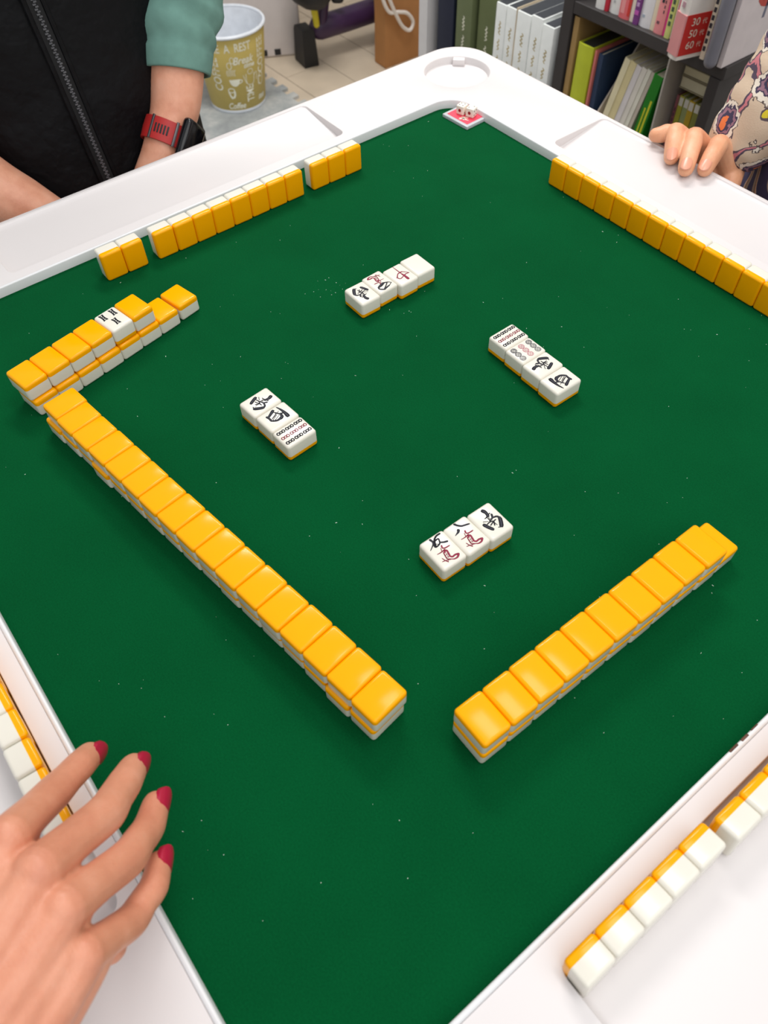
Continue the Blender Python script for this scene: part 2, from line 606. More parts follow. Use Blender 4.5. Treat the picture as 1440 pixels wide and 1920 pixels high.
# ------------------------------------------------------------------ tiles
TW, TL, TT = 19.8, 26.1, 15.2
SPLIT = -TT / 2 + .30 * TT
def tile_meshes():
    out = []
    for which in (0, 1):
        bm = bmesh.new()
        bmesh.ops.create_cube(bm, size=1)
        for v in bm.verts: v.co = Vector((v.co.x * TW, v.co.y * TL, v.co.z * TT))
        bmesh.ops.bevel(bm, geom=list(bm.edges), offset=2.3, segments=5, profile=.5, affect='EDGES')
        g = list(bm.verts) + list(bm.edges) + list(bm.faces)
        r = bmesh.ops.bisect_plane(bm, geom=g, plane_co=(0, 0, SPLIT), plane_no=(0, 0, 1), clear_inner=which == 0, clear_outer=which == 1)
        es = [e for e in r['geom_cut'] if isinstance(e, bmesh.types.BMEdge)]
        bmesh.ops.holes_fill(bm, edges=es)
        bmesh.ops.recalc_face_normals(bm, faces=bm.faces)
        for v in bm.verts: v.co *= .001
        me = bpy.data.meshes.new(('tile_body', 'tile_back')[which]); bm.to_mesh(me); bm.free()
        me.shade_smooth(); me.set_sharp_from_angle(angle=math.radians(40))
        me.materials.append(M[('tile_white', 'tile_yellow')[which]])
        out.append(me)
    return out
BODY, BACK = tile_meshes()

GLYPH = {
  'five': [
    ((1.1,1.1),[(6.46,10.93),(3.31,10.78),(0.63,9.38),(-1.05,6.77),(-2.23,4.22)]),
    ((1.6,0.4),[(-1.83,10.92),(-1.37,8.79),(-2.69,6.77),(-6.82,4.25)]),
    ((0.9,0.9),[(-1.01,8.06),(2.74,8.58),(2.78,7.22),(1.32,4.87),(-2.23,4.22),(-2.46,5.72),(-1.01,8.06)]),
    ((1.0,1.3),[(1.99,5.66),(4.13,4.2),(6.55,3.32)]),
    ((0.6,0.6),[(-1.58,6.76),(0.88,4.79)]),
  ],
  'wan': [
    ((1.2,0.9),[(1.33,3.12),(0.67,1.2),(2.23,0.22),(5.52,0.02)]),
    ((0.9,0.9),[(-0.4,1.71),(-1.4,-0.96)]),
    ((0.5,1.0),[(-5.14,-0.54),(-2.41,-0.83),(1.25,-0.48)]),
    ((1.3,1.3),[(-1.21,-2.23),(1.48,-1.53),(1.14,-4.11),(0.58,-6.49),(1.59,-7.91)]),
    ((0.8,0.8),[(-1.21,-2.23),(-1.94,-5.08),(-2.14,-7.05),(-0.16,-8.64)]),
    ((0.6,0.6),[(0.07,-1.95),(-0.83,-6.82)]),
    ((0.6,0.6),[(-1.59,-4.24),(1.27,-4.21)]),
    ((0.6,0.6),[(-1.8,-6.04),(0.8,-6.41)]),
    ((1.2,1.4),[(1.59,-7.91),(3.71,-7.63),(6.1,-8.33)]),
    ((1.6,0.6),[(6.1,-8.33),(4.02,-9.85),(1.47,-9.77),(-0.16,-8.64)]),
    ((0.6,0.8),[(-4.57,-4.68),(-3.89,-7.35),(-3.0,-9.08)]),
    ((0.6,0.5),[(-5.99,-6.78),(-3.01,-7.63),(-0.03,-8.91)]),
    ((0.5,0.5),[(-1.62,-7.3),(-3.13,-9.32)]),
  ],
  'eight': [
    ((1.5,1.0),[(-0.78,11.31),(0.2,9.34),(1.92,7.33),(4.2,6.41),(7.22,5.35)]),
    ((1.8,0.3),[(-1.57,6.25),(-2.81,5.01),(-4.41,4.5),(-6.31,3.98)]),
  ],
  'south': [
    ((2.6,1.6),[(1.04,9.2),(1.86,6.87),(1.33,3.42)]),
    ((0.9,0.6),[(2.67,5.76),(0.21,3.58),(-1.85,3.4)]),
    ((1.2,0.8),[(3.53,4.79),(-0.11,3.83)]),
    ((1.4,0.8),[(4.05,3.45),(2.7,1.12),(0.47,0.16)]),
    ((1.0,1.5),[(3.07,0.82),(5.62,0.15),(6.62,-2.03)]),
    ((2.2,2.4),[(6.48,-1.92),(4.97,-4.82),(2.91,-7.71)]),
    ((1.6,0.8),[(2.76,-8.04),(0.85,-7.14)]),
    ((2.2,2.0),[(-5.57,-0.0),(-4.49,-3.12),(-3.06,-6.26)]),
    ((0.7,0.7),[(-4.35,2.02),(-1.61,0.46)]),
    ((0.7,0.7),[(-0.0,2.83),(-0.33,-0.12),(-3.74,-1.01)]),
    ((0.8,0.8),[(-1.64,-0.43),(1.36,-1.46),(-0.14,-4.54)]),
    ((0.7,0.7),[(-2.41,-2.99),(1.58,-1.65),(3.55,-1.4)]),
    ((0.7,0.7),[(1.11,-1.73),(1.38,-5.12)]),
    ((0.6,0.6),[(0.8,3.1),(1.17,0.05)]),
  ],
  'west': [
    ((0.6,3.0),[(-7.67,4.75),(-3.21,5.8),(1.62,6.1),(5.17,5.83)]),
    ((0.7,0.5),[(-3.29,3.57),(-2.25,1.18)]),
    ((2.2,1.4),[(-6.45,0.86),(-4.7,-2.61),(-3.23,-5.86)]),
    ((1.6,1.3),[(-4.49,-6.44),(-1.94,-5.92),(1.07,-6.24)]),
    ((1.2,1.8),[(0.97,-6.16),(3.31,-2.88),(3.38,0.74)]),
    ((2.4,1.6),[(3.54,0.43),(2.64,2.36),(0.76,2.76)]),
    ((0.7,0.7),[(-4.51,0.31),(-2.55,0.67),(-0.08,-4.89)]),
    ((0.7,0.7),[(-1.35,0.49),(1.11,-4.87)]),
    ((0.7,0.7),[(0.15,1.81),(2.03,-3.31)]),
    ((0.8,1.4),[(-3.84,1.03),(-1.04,2.28),(0.22,4.4)]),
  ],
  'four': [
    ((0.5,1.4),[(-7.04,7.25),(-4.66,4.91),(-1.39,3.49)]),
    ((2.0,1.6),[(-1.39,3.49),(2.09,4.41),(5.75,5.78)]),
    ((1.2,1.4),[(5.75,5.78),(6.07,8.01),(3.36,10.61)]),
    ((1.6,1.0),[(3.36,10.61),(-0.52,9.68),(-3.55,9.05)]),
    ((0.9,0.9),[(-3.55,9.05),(-7.04,7.25)]),
    ((0.8,0.8),[(-1.97,3.97),(2.06,5.69),(4.41,5.88)]),
    ((0.8,0.8),[(-4.33,5.02),(-0.55,7.83),(3.07,10.23)]),
  ],
  'center': [
    ((0.5,1.2),[(-1.03,-11.68),(-0.95,-7.17),(-1.06,0.32)]),
    ((1.4,2.8),[(-1.06,0.32),(-1.38,4.46),(-1.27,9.1)]),
    ((2.0,1.4),[(5.27,2.19),(2.15,-1.03)]),
    ((1.0,1.4),[(1.96,-1.26),(-0.77,-1.85),(-3.05,-1.66)]),
    ((1.0,0.6),[(-3.05,-1.66),(-5.18,0.74),(-7.03,3.3)]),
    ((0.8,1.2),[(-7.03,3.3),(-3.99,2.73),(-0.96,3.47)]),
    ((1.2,0.8),[(5.12,2.31),(3.82,4.91),(-0.84,3.62)]),
  ],
}


def ring_pts(cx, cy, rx, ry, n=14):
    return [(cx + rx * math.cos(2 * PI * k / n), cy + ry * math.sin(2 * PI * k / n)) for k in range(n + 1)]
def stroke_mesh(name, strokes, material, lift=.03):
    f = 1.25 if material in (M['ink_black'], M['ink_grey_and_glint']) else 1.0
    sh = Shape()
    for k, ((w0, w1), pts) in enumerate(strokes):
        sh.ribbon(pts, w0 * f, w1 * f, Vector((0, 0, TT / 2)), Vector((1, 0, 0)), Vector((0, 1, 0)), lift + .004 * k, 4 if len(pts) < 8 else 1)
    me = to_mesh(name, sh, local=True, smooth=None)
    me.materials.append(material)
    return me
def engraving(name, strokes, ink, core):
    """dark brush strokes and a paler core painted as the highlight inside the broad ones"""
    out = [stroke_mesh(name, strokes, ink)]
    thin = [((a * .24, b * .24), p) for (a, b), p in strokes if max(a, b) >= 1.15]
    if thin: out.append(stroke_mesh(name, thin, core, .11))  # groove highlight painted as a thin paler core
    return out
def bamboo(cx, cy, L=6.6, Wd=2.5):
    st = []
    for k in (-1, 0, 1):
        st.append(((.72, .72), ring_pts(cx, cy + k * L / 3, Wd / 2 * (1 if k else .8), L / 6 * .95, 10)))
    return st
def pin(cx, cy, r=2.55):
    st = [((.42, .42), ring_pts(cx, cy, r - .2, r - .2, 18)), ((.34, .34), ring_pts(cx, cy, r * .62, r * .62, 14))]
    for k in range(4):
        a = PI / 4 + k * PI / 2
        st.append(((.5, .5), [(cx + .25 * math.cos(a), cy + .25 * math.sin(a)), (cx + 1.15 * math.cos(a), cy + 1.15 * math.sin(a))]))
    return st
def stick(cx, cy, L=7.8, Wd=2.5):
    st = []
    for sx in (-1, 1):
        st.append(((1.0, 1.0), [(cx + sx * Wd * .62, cy - L / 2), (cx + sx * Wd * .4, cy - L * .2), (cx + sx * Wd * .4, cy + L * .2), (cx + sx * Wd * .62, cy + L / 2)]))
    for dy in (-L / 2 + .5, -L / 6, L / 6, L / 2 - .5):
        st.append(((.95, .95), [(cx - Wd * .5, cy + dy), (cx + Wd * .5, cy + dy)]))
    return st
BK, GR, RD, PK = M['ink_black'], M['ink_grey_and_glint'], M['ink_red'], M['ink_pink_and_glint']
FACES = {
    'south': engraving('south_character', GLYPH['south'], BK, GR),
    'west': engraving('west_character', GLYPH['west'], BK, GR),
    'five': engraving('number_character', GLYPH['five'], BK, GR) + engraving('ten_thousand_character', GLYPH['wan'], RD, PK),
    'eight': engraving('number_character', GLYPH['eight'], BK, GR) + engraving('ten_thousand_character', GLYPH['wan'], RD, PK),
    'four': engraving('number_character', GLYPH['four'], BK, GR) + engraving('ten_thousand_character', GLYPH['wan'], RD, PK),
    'center': engraving('center_character', GLYPH['center'], RD, PK),
    'bamboo9': [stroke_mesh('bamboo_stick', sum([bamboo(x, y) for x in (-5.6, 5.6) for y in (-7.7, 0, 7.7)], []), BK),
                stroke_mesh('bamboo_stick', sum([bamboo(0, y) for y in (-7.7, 0, 7.7)], []), RD)],
    'circle9': [stroke_mesh('circle_mark', sum([pin(x, y) for x in (-5.1, 0, 5.1) for y in (-8, 8)], []), GR),
                stroke_mesh('circle_mark', sum([pin(x, 0) for x in (-5.1, 0, 5.1)], []), M['ink_pink_and_glint'])],
    'bamboo3': [stroke_mesh('bamboo_stick', stick(0, 4.4) + stick(-4.6, -6.2) + stick(4.6, -6.2), BK)],
    None: [],
}
FACE_UP = Matrix.Translation((0, 0, TT / 2))
FACE_DOWN = Matrix.Translation((0, 0, TT / 2)) @ Matrix.Rotation(PI, 4, 'X')
STANDING = Matrix.Translation((0, 0, TL / 2)) @ Matrix.Rotation(PI / 2, 4, 'X')
MM = Matrix.Scale(.001, 4)
def tile(u, v, z, yaw, pose, label, group=None, face=None, lean=0.0):
    t = thing('mahjong_tile', label, 'mahjong tile', (u, v, z), group)
    t.rotation_mode = 'XYZ'
    t.rotation_euler = (-lean, 0, yaw)
    pm = pose.copy(); pm.translation = pm.translation * .001
    for nm, me in (('body', BODY), ('back', BACK)):
        o = link(nm, me, None, t); o.matrix_local = pm
        o['label'] = 'ivory white face half' if nm == 'body' else 'amber yellow back'
    for me in FACES[face]:
        o = link(me.name.split('.')[0], me, None, t); o.matrix_local = pm
    return t
NTH = ['first', 'second', 'third', 'fourth', 'fifth', 'sixth', 'seventh', 'eighth', 'ninth', 'tenth', 'eleventh', 'twelfth', 'thirteenth', 'fourteenth', 'fifteenth', 'sixteenth', 'seventeenth']
rng = random.Random(11)
J = lambda a: rng.uniform(-a, a)

# long double wall running from the left towards the bottom middle
th = .1343; dx = Vector((math.cos(th), math.sin(th))); dy = Vector((-dx.y, dx.x)); o0 = Vector((178.4, 91.6))
low_off = {0: -1.2, 1: -.5, 2: .4, 3: -1.3, 4: .3, 15: -1.4, 16: -.9}
for i in range(17):
    p = o0 + dx * (-3.2 + 1.8 * i / 16 + (i + .5) * 20.0) + dy * (13.05 + low_off.get(i, .6 + J(.5)))
    tile(p.x, p.y, 0, th + J(.006), FACE_DOWN, 'lower layer tile, %s from the far end of the long left double wall' % NTH[i], 'tiles of the long left wall, lower layer')
    p = o0 + dx * ((i + .5) * 20.0) + dy * (13.05 + J(.25) + (.5 if i == 0 else 0))
    tile(p.x, p.y, TT, th + J(.004), FACE_DOWN, 'yellow-backed top layer tile, %s from the far end of the long left double wall' % NTH[i], 'tiles of the long left wall, top layer')

# double wall on the lower right
th = -.0097 + PI / 2; dx = Vector((math.cos(th), math.sin(th))); dy = Vector((dx.y, -dx.x)); o0 = Vector((535.1, 174.9))
for i in range(11):
    p = o0 + dx * ((i + .5) * 19.86 + .2) + dy * (13.05 + J(.35))
    tile(p.x, p.y, 0, th + J(.005), FACE_DOWN, ('lowest tile sticking out uncovered at the far end of the right double wall' if i == 10 else
         'lower layer tile, %s from the near end of the right double wall' % NTH[i]), 'tiles of the right wall, lower layer')
for i in range(10):
    p = o0 + dx * ((i + .5) * 19.95) + dy * (13.05 + J(.25))
    tile(p.x, p.y, TT, th + J(.005), FACE_DOWN, 'yellow-backed top layer tile, %s from the near end of the right double wall' % NTH[i], 'tiles of the right wall, top layer')

# short wall at the far left with the turned-up indicator
th = PI / 2 + .182; dx = Vector((math.cos(th), math.sin(th)))
g = 'tiles of the short left wall'
for i in range(6):
    p = Vector((140.3, 96.6)) + Vector((-3.72, 19.6)) * i + Vector((J(.3) + (.8 if i == 4 else 0), J(.1)))
    if i == 4:
        tile(p.x, p.y, TT, th - PI + .0, FACE_UP, 'white face-up tile with three dark bamboo sticks on the short left wall', g, 'bamboo3')
    else:
        tile(p.x, p.y, TT, th + J(.01), FACE_DOWN, 'yellow-backed top layer tile, %s from the left end of the short left wall' % ('sixth and last' if i == 5 else NTH[i]), g)
for i in range(7):
    p = Vector((142.2, 98.1)) + Vector((-3.78, 19.45)) * i + Vector((J(.3), 0))
    tile(p.x, p.y, 0, th + J(.008), FACE_DOWN, ('yellow-backed low tile beside the top layer end of the short left wall' if i == 6 else
         'lower layer tile, %s from the left end of the short left wall' % NTH[i]), g)
tile(114.2, 235.9, 0, th + .02, FACE_DOWN, 'single low yellow-backed tile at the far right end of the short left wall', g)

# standing hands on the felt
def stand(u, v, yaw, label, group): tile(u, v, 0, yaw + J(.012), STANDING, label, group)
g = 'hand standing at the far left side'
n = 0
for v0, c in ((203.6, 2), (253.9, 8), (424.2, 3)):
    for i in range(c):
        q = 0 if v0 != 253.9 else (.3 if i < 5 else 0)
        stand(41.6 - TT / 2 + J(.35) + (1.1 if (v0 == 253.9 and i < 5) else 0), v0 + (i + .5) * 20.0, -PI / 2, 'upright yellow-backed tile, %s from the left in the far left hand' % NTH[n], g)
        n += 1
for i in range(13):
    stand(178.4 + (i + .5) * 19.95, 608.5 + TT / 2 + J(.3), PI, 'upright yellow-backed tile, %s from the left in the far right hand' % NTH[i], 'hand standing at the far right side')

# hands standing in the two near trays
lean = math.atan(.1234)
zb = lambda d: -3.0 + (d - 14) * .1234
d = 16.4 + TT / 2
for i in range(5):
    tile(S + d, 138.2 + (i + .5) * 19.92, zb(d), PI / 2, STANDING, 'tile standing in the near right tray, %s from the tray end' % NTH[i], 'hand in the near right tray', None, lean)
for i in range(4):
    dd = d + 2.6
    tile(S + dd, 242.3 + (i + .5) * 19.92, zb(dd), PI / 2, STANDING, 'tile standing in the near right tray, %s above the gap' % NTH[i], 'hand in the near right tray', None, lean)
for i in range(7):
    tile(319.9 + (i + .5) * 19.95 + (.5 if i > 3 else 0) + (.6 if i > 4 else 0), -d - J(.25), zb(d), 0, STANDING, 'tile standing in the near left tray, %s from the end under the hand' % NTH[6 - i], 'hand in the near left tray', None, lean)

# discards
def discard(u, v, yaw, face, label): tile(u, v, 0, yaw, FACE_UP, label, 'discarded tiles face up', face)
discard(446.6, 244.2, PI / 2 - .015, 'five', 'face-up tile with black five over red character, near the bottom middle')
discard(447.4, 263.7, PI / 2 + .01, 'eight', 'face-up tile with black eight over red character')
discard(448.8, 283.2, PI / 2 - .02, 'south', 'face-up south wind tile at the right end of the nearest discards')
discard(210.4, 357.4, -PI / 2, 'south', 'face-up south wind tile at the left end of the farthest discards')
discard(208.2, 377.3, -PI / 2 + .03, 'four', 'face-up tile with red character and black four')
discard(211.6, 397.2, -PI / 2 + .02, 'center', 'face-up tile with one red center character')
discard(210.2, 417.1, -PI / 2 - .01, None, 'blank white face-up tile at the right end of the farthest discards')
discard(326.6, 415.3, PI + .01, 'bamboo9', 'face-up nine bamboo tile at the top of the right discards')
discard(346.5, 414.4, PI, 'circle9', 'face-up tile with nine grey and pink circles')
discard(366.4, 413.3, PI + .01, 'south', 'face-up south wind tile between the circles tile and the west tile')
discard(386.3, 412.2, PI - .015, 'west', 'face-up west wind tile at the bottom of the right discards')
discard(262.2, 223.2, .085, 'south', 'face-up south wind tile at the top of the left discards')
discard(282.4, 225.2, .075, 'west', 'face-up west wind tile in the middle of the left discards')
discard(302.7, 226.3, .06, 'bamboo9', 'face-up nine bamboo tile at the bottom of the left discards')

# ------------------------------------------------------------------ dealer marker with two dice
q = Matrix.Rotation(.05, 3, 'Z')
pc = Vector((33.2, 629.2, 0))
def turned(sh, rot=q, c=pc):
    for v in sh.bm.verts: v.co = rot @ v.co + c
    return sh
mk = thing('dealer_marker', 'small clear plastic case with a coral red card under the two dice', 'marker', (pc.x, pc.y, 0))
sh = Shape(); sh.box((-19, -15.5, .05), (19, 15.5, 3.6), .6, 2); part('case', turned(sh), M['clear'], mk)
sh = Shape(); sh.box((-15.5, -12, 3.62), (15.5, 12, 3.8)); part('card', turned(sh), M['card_red'], mk)
sh = Shape()
for w0, w1, pts in ((1.5, 1.0, [(-10, -4.6), (-4, -5.6), (2, -6)]), (1.2, 2.4, [(-2, -9.5), (-3.5, -5), (-2, 2)]), (1.6, .6, [(-3, -5.5), (2, -9), (6.5, -10.3)]), (1.2, .6, [(-3.5, -5), (-8, -8), (-10.5, -8.6)]),
                    (1.2, 1.2, [(-7, 3), (4, 1)]), (1.2, 1.2, [(-8, -1.5), (4, -3)])):
    sh.ribbon([(a * .62, (b_ + 4) * .5) for a, b_ in pts], w0, w1, Vector((5.5, -5.0, 3.85)), Vector((.8, .6, 0)), Vector((-.6, .8, 0)), .01)
part('east_character', turned(sh), M['print_white'], mk, smooth=None)
def die(c, yaw, top, right, label):
    t = thing('die', label, 'die', (c[0], c[1], 3.85), 'dice on the dealer marker')
    R = Matrix.Rotation(yaw, 3, 'Z'); c3 = Vector((c[0], c[1], 3.9))
    h = 4.7
    sh = Shape(); sh.box((-h, -h, 0), (h, h, 2 * h), 1.1, 4); part('cube', turned(sh, R, c3), M['die'], t)
    lay = {1: [(0, 0)], 2: [(-1, -1), (1, 1)], 3: [(-1, -1), (0, 0), (1, 1)], 4: [(-1, -1), (-1, 1), (1, -1), (1, 1)], 5: [(-1, -1), (-1, 1), (1, -1), (1, 1), (0, 0)], 6: [(-1, -1), (-1, 0), (-1, 1), (1, -1), (1, 0), (1, 1)]}
    def pips(n, org, ex, ey, r, m_):
        for a, b_ in lay[n]:
            sh = Shape(); nn = ex.cross(ey); cc = org + ex * a * 2.1 + ey * b_ * 2.1 + nn * .05
            sh.loft([[cc + ex * (rr * math.cos(2 * PI * k / 12)) + ey * (rr * math.sin(2 * PI * k / 12)) + nn * zz for k in range(12)] for rr, zz in ((r, 0), (r * .85, .06))])
            part('pip', turned(sh, R, c3), m_, t)
    X, Y, Z = Vector((1, 0, 0)), Vector((0, 1, 0)), Vector((0, 0, 1))
    pips(top, Vector((0, 0, 2 * h)), X, Y, .72, BK)
    pips(1, Vector((0, -h, h)), X, Z, 1.75, M['pip_red'])
    pips(right, Vector((h, 0, h)), Y, Z, .72, BK)
    return t
die((28.0, 629.0), .27, 4, 2, 'ivory die with four pips on top, the left one')
die((38.6, 633.0), .33, 2, 4, 'ivory die with two pips on top, the right one')

# ------------------------------------------------------------------ people
def nail(parent, c, tip_dir, up, L, Wd, material, thick=.9):
    """small curved nail plate"""
    t = Vector(tip_dir).normalized(); upv = Vector(up); upv = (upv - t * upv.dot(t)).normalized(); x = t.cross(upv)
    sh = Shape(); rings = []
    for zl in (0, -thick):
        pass
    top = []
    n = 9
    prof = [(-.5, .62), (-.3, .95), (0, 1.0), (.3, .92), (.5, .55), (.6, .2)]
    for a, w in prof:
        row = []
        for k in range(n):
            s_ = (k / (n - 1) * 2 - 1)
            row.append(Vector(c) + t * (a * L) + x * (s_ * Wd / 2 * w) + upv * (thick - (s_ * w) ** 2 * Wd * .20 - (max(0, a) ** 2) * L * .12))
        top.append(row)
    bot = [[p - upv * thick * 1.6 for p in row] for row in top]
    bm = sh.bm
    tv = [[bm.verts.new(p) for p in r] for r in top]; bv = [[bm.verts.new(p) for p in r] for r in bot]
    R_, C_ = len(tv), n
    for i in range(R_ - 1):
        for j in range(C_ - 1):
            bm.faces.new((tv[i][j], tv[i + 1][j], tv[i + 1][j + 1], tv[i][j + 1]))
            bm.faces.new((bv[i][j], bv[i][j + 1], bv[i + 1][j + 1], bv[i + 1][j]))
    for i in range(R_ - 1):
        bm.faces.new((tv[i][0], bv[i][0], bv[i + 1][0], tv[i + 1][0]))
        bm.faces.new((tv[i][C_ - 1], tv[i + 1][C_ - 1], bv[i + 1][C_ - 1], bv[i][C_ - 1]))
    for j in range(C_ - 1):
        bm.faces.new((tv[0][j], tv[0][j + 1], bv[0][j + 1], bv[0][j]))
        bm.faces.new((tv[-1][j], bv[-1][j], bv[-1][j + 1], tv[-1][j + 1]))
    return part('fingernail', sh, material, parent, smooth=60)

# --- the hand reaching in at the lower left
hb = (520, -60, 60)
p3 = thing('person', 'hand with crimson nails reaching over the near left tray', 'person', hb)
FG = {
    'index': [(483, -23, 104), (461, -7, 70), (448, 5, 52), (438, 12, 37)],
    'middle': [(503, -18, 106), (484, 7, 69), (468, 19, 49), (456, 27, 35)],
    'ring': [(520, -17, 101), (506, 6, 65), (492, 18, 44), (478, 27, 33)],
    'little': [(537, -20, 92), (528, -5, 60), (518, 8, 48), (505, 15, 37)],
}
wr = Vector((557, -92, 104))
FR_ = {'index': (9.6, 8.5, 7.7, 6.9), 'middle': (10.0, 9.4, 8.5, 7.2), 'ring': (9.8, 8.8, 7.9, 6.8), 'little': (8.8, 7.6, 6.9, 6.0)}
chains = []
for i, (k, pts) in enumerate(FG.items()):
    P = [Vector(p) for p in pts]; r = FR_[k]
    P[3] = P[3] - (P[3] - P[2]).normalized() * r[3] * .7
    rr = [r[0], (r[0] + r[1]) / 2 - .6, r[1], (r[1] + r[2]) / 2 - .4, r[2], r[3]]
    PP = [P[0], (P[0] + P[1]) / 2, P[1], (P[1] + P[2]) / 2, P[2], P[3]]
    chains.append((PP, rr))
    w0 = wr + Vector((-13 + i * 8.5, -9 + i * 5.0, 3 - abs(i - 1.2) * 3.0))
    mid = (w0 + P[0]) / 2 + Vector((0, 0, 2.0 if i < 3 else -1))
    chains.append(([w0, mid, P[0] + Vector((0, 0, -1.5))], [13.5, 12.0, 9.4 - (.8 if i == 3 else 0)]))
    chains.append(([w0 + Vector((0, 0, -10)), mid + Vector((0, 0, -9)), P[0] + Vector((0, 0, -10))], [13, 12, 8.5]))
mcp = [Vector(v[0]) for v in FG.values()]
for i in range(3):          # fill between the metacarpals so that the back of the hand stays smooth
    e = (mcp[i] + mcp[i + 1]) / 2 + Vector((0, 0, -2.5)); w0 = wr + Vector((-9 + i * 8.5, -7 + i * 5, 2))
    chains.append(([w0, (w0 + e) / 2 + Vector((0, 0, 1.5)), w0.lerp(e, .9)], [13, 11.5, 9.6]))
# thumb, tucked on the far side of the palm
th0 = wr + Vector((-22, 0, -8))
chains.append(([wr + Vector((-8, -2, -6)), th0 + Vector((-14, 22, -10)), th0 + Vector((-16, 52, -26)), th0 + Vector((-6, 74, -42))], [16, 14, 10.5, 8]))
chains.append(([wr + Vector((4, 2, -2)), wr + Vector((10, -40, 6)), wr + Vector((26, -130, 30)), wr + Vector((44, -240, 60))], [24, 23, 30, 36], .78, (0, 0, 1)))
chains.append(([wr + Vector((6, 8, -4)), (Vector(FG['little'][0]) + wr) / 2 + Vector((4, 0, -8)), Vector(FG['little'][0]) + Vector((1, -3, -8))], [16, 13, 9]))
me = organic('body', chains, W(*hb), .9, 9)
body3 = link('body', me, M['skin_warm'], p3)
for k, pts in FG.items():
    a, b_ = Vector(pts[2]), Vector(pts[3]); t = (b_ - a).normalized()
    side = Vector((.62, .55, .5))
    upv = (side - t * side.dot(t)).normalized()
    nail(p3, b_ - t * FR_[k][3] * .62 + upv * (FR_[k][3] * .86), t, upv, 12.5, 11.0, M['nail_red'], 1.3)
sh = Shape()
sh.tube([wr + Vector((26, -120, 28)), wr + Vector((34, -185, 44)), wr + Vector((50, -270, 66))], [40, 42, 48], 20, 5, .8, (0, 0, 1))
part('sleeve', sh, M['teal'], p3)

# --- person in the black vest
pb = (-275, 318, -300)
p1 = thing('person', 'person in black zipped vest and teal sleeves seated at far left side', 'person', pb)
tor = [(Vector((-262, 312, -300)), 118, 150), (Vector((-262, 312, -180)), 112, 138), (Vector((-262, 314, -60)), 104, 128), (Vector((-268, 316, 60)), 98, 126),
       (Vector((-280, 318, 180)), 98, 136), (Vector((-294, 322, 300)), 92, 150), (Vector((-304, 326, 370)), 76, 140), (Vector((-310, 328, 410)), 52, 80), (Vector((-312, 328, 430)), 44, 54)]
chains = [([Vector((-268, 316, -270)), Vector((-268, 316, 60)), Vector((-296, 322, 330)), Vector((-312, 328, 452))], [84, 84, 72, 44])]
armL = [Vector((-300, 455, 330)), Vector((-255, 472, 210)), Vector((-206, 440, 106)), Vector((-189, 417, 70)), Vector((-172, 399, 36)), Vector((-160, 384, 14)), Vector((-147, 360, -6)), Vector((-140, 340, -30)), Vector((-136, 322, -52))]
chains.append((armL, [46, 41, 35, 31, 28.5, 26, 21.5, 22, 22]))
chains.append(([armL[-3], Vector((-140, 335, -34)), Vector((-134, 310, -58)), Vector((-130, 290, -72))], [20, 22, 22, 14]))
armR = [Vector((-300, 185, 330)), Vector((-268, 138, 190)), Vector((-215, 150, 42)), Vector((-180, 176, 2)), Vector((-158, 198, -20)), Vector((-142, 222, -44)), Vector((-134, 250, -66))]
chains.append((armR, [46, 41, 34, 31, 28, 23, 22]))
for k in range(4):
    chains.append(([Vector((-134, 250, -66)), Vector((-126 - k * 2, 278, -78 - k * 9)), Vector((-122 - k * 2, 306, -84 - k * 11)), Vector((-126, 322, -92 - k * 11))], [14, 9, 8, 6.5]))
    chains.append(([Vector((-136, 322, -52)), Vector((-130 - k * 2, 300, -64 - k * 9)), Vector((-124 - k * 2, 276, -70 - k * 11)), Vector((-128, 258, -74 - k * 10))], [14, 9, 8, 6.5]))
chains.append(([Vector((-136, 246, -60)), Vector((-122, 268, -52)), Vector((-116, 288, -60))], [12, 9, 7]))
chains.append(([Vector((-136, 330, -50)), Vector((-120, 312, -40)), Vector((-114, 290, -46))], [12, 9, 7]))
me = organic('body', chains, W(*pb), 3.0, 6)
link('body', me, M['skin_tan'], p1)
def torso(rows, n=56, wrinkle=2.2, seed=0.0, sub=5):
    P, A = smooth_path([r[0] for r in rows], [r[1] for r in rows], sub)
    _, B = smooth_path([r[0] for r in rows], [r[2] for r in rows], sub)
    rings = []
    for c, a, b_ in zip(P, A, B):
        ring = []
        for k in range(n):
            t = 2 * PI * k / n; ct, st = math.cos(t), math.sin(t)
            e = .82
            x = a * math.copysign(abs(ct) ** e, ct); y = b_ * math.copysign(abs(st) ** e, st)
            w = wrinkle * noise.noise(Vector((ct * 1.6 + seed, st * 1.6, c.z * .012))) * 2
            ring.append(Vector((c.x + x + ct * w, c.y + y + st * w, c.z)))
        rings.append(ring)
    return rings
vest = Shape()
rings = torso(tor, 72, 3.6)
vest.loft(rings)
vo_ = part('vest', vest, M['vest'], p1, smooth=180)
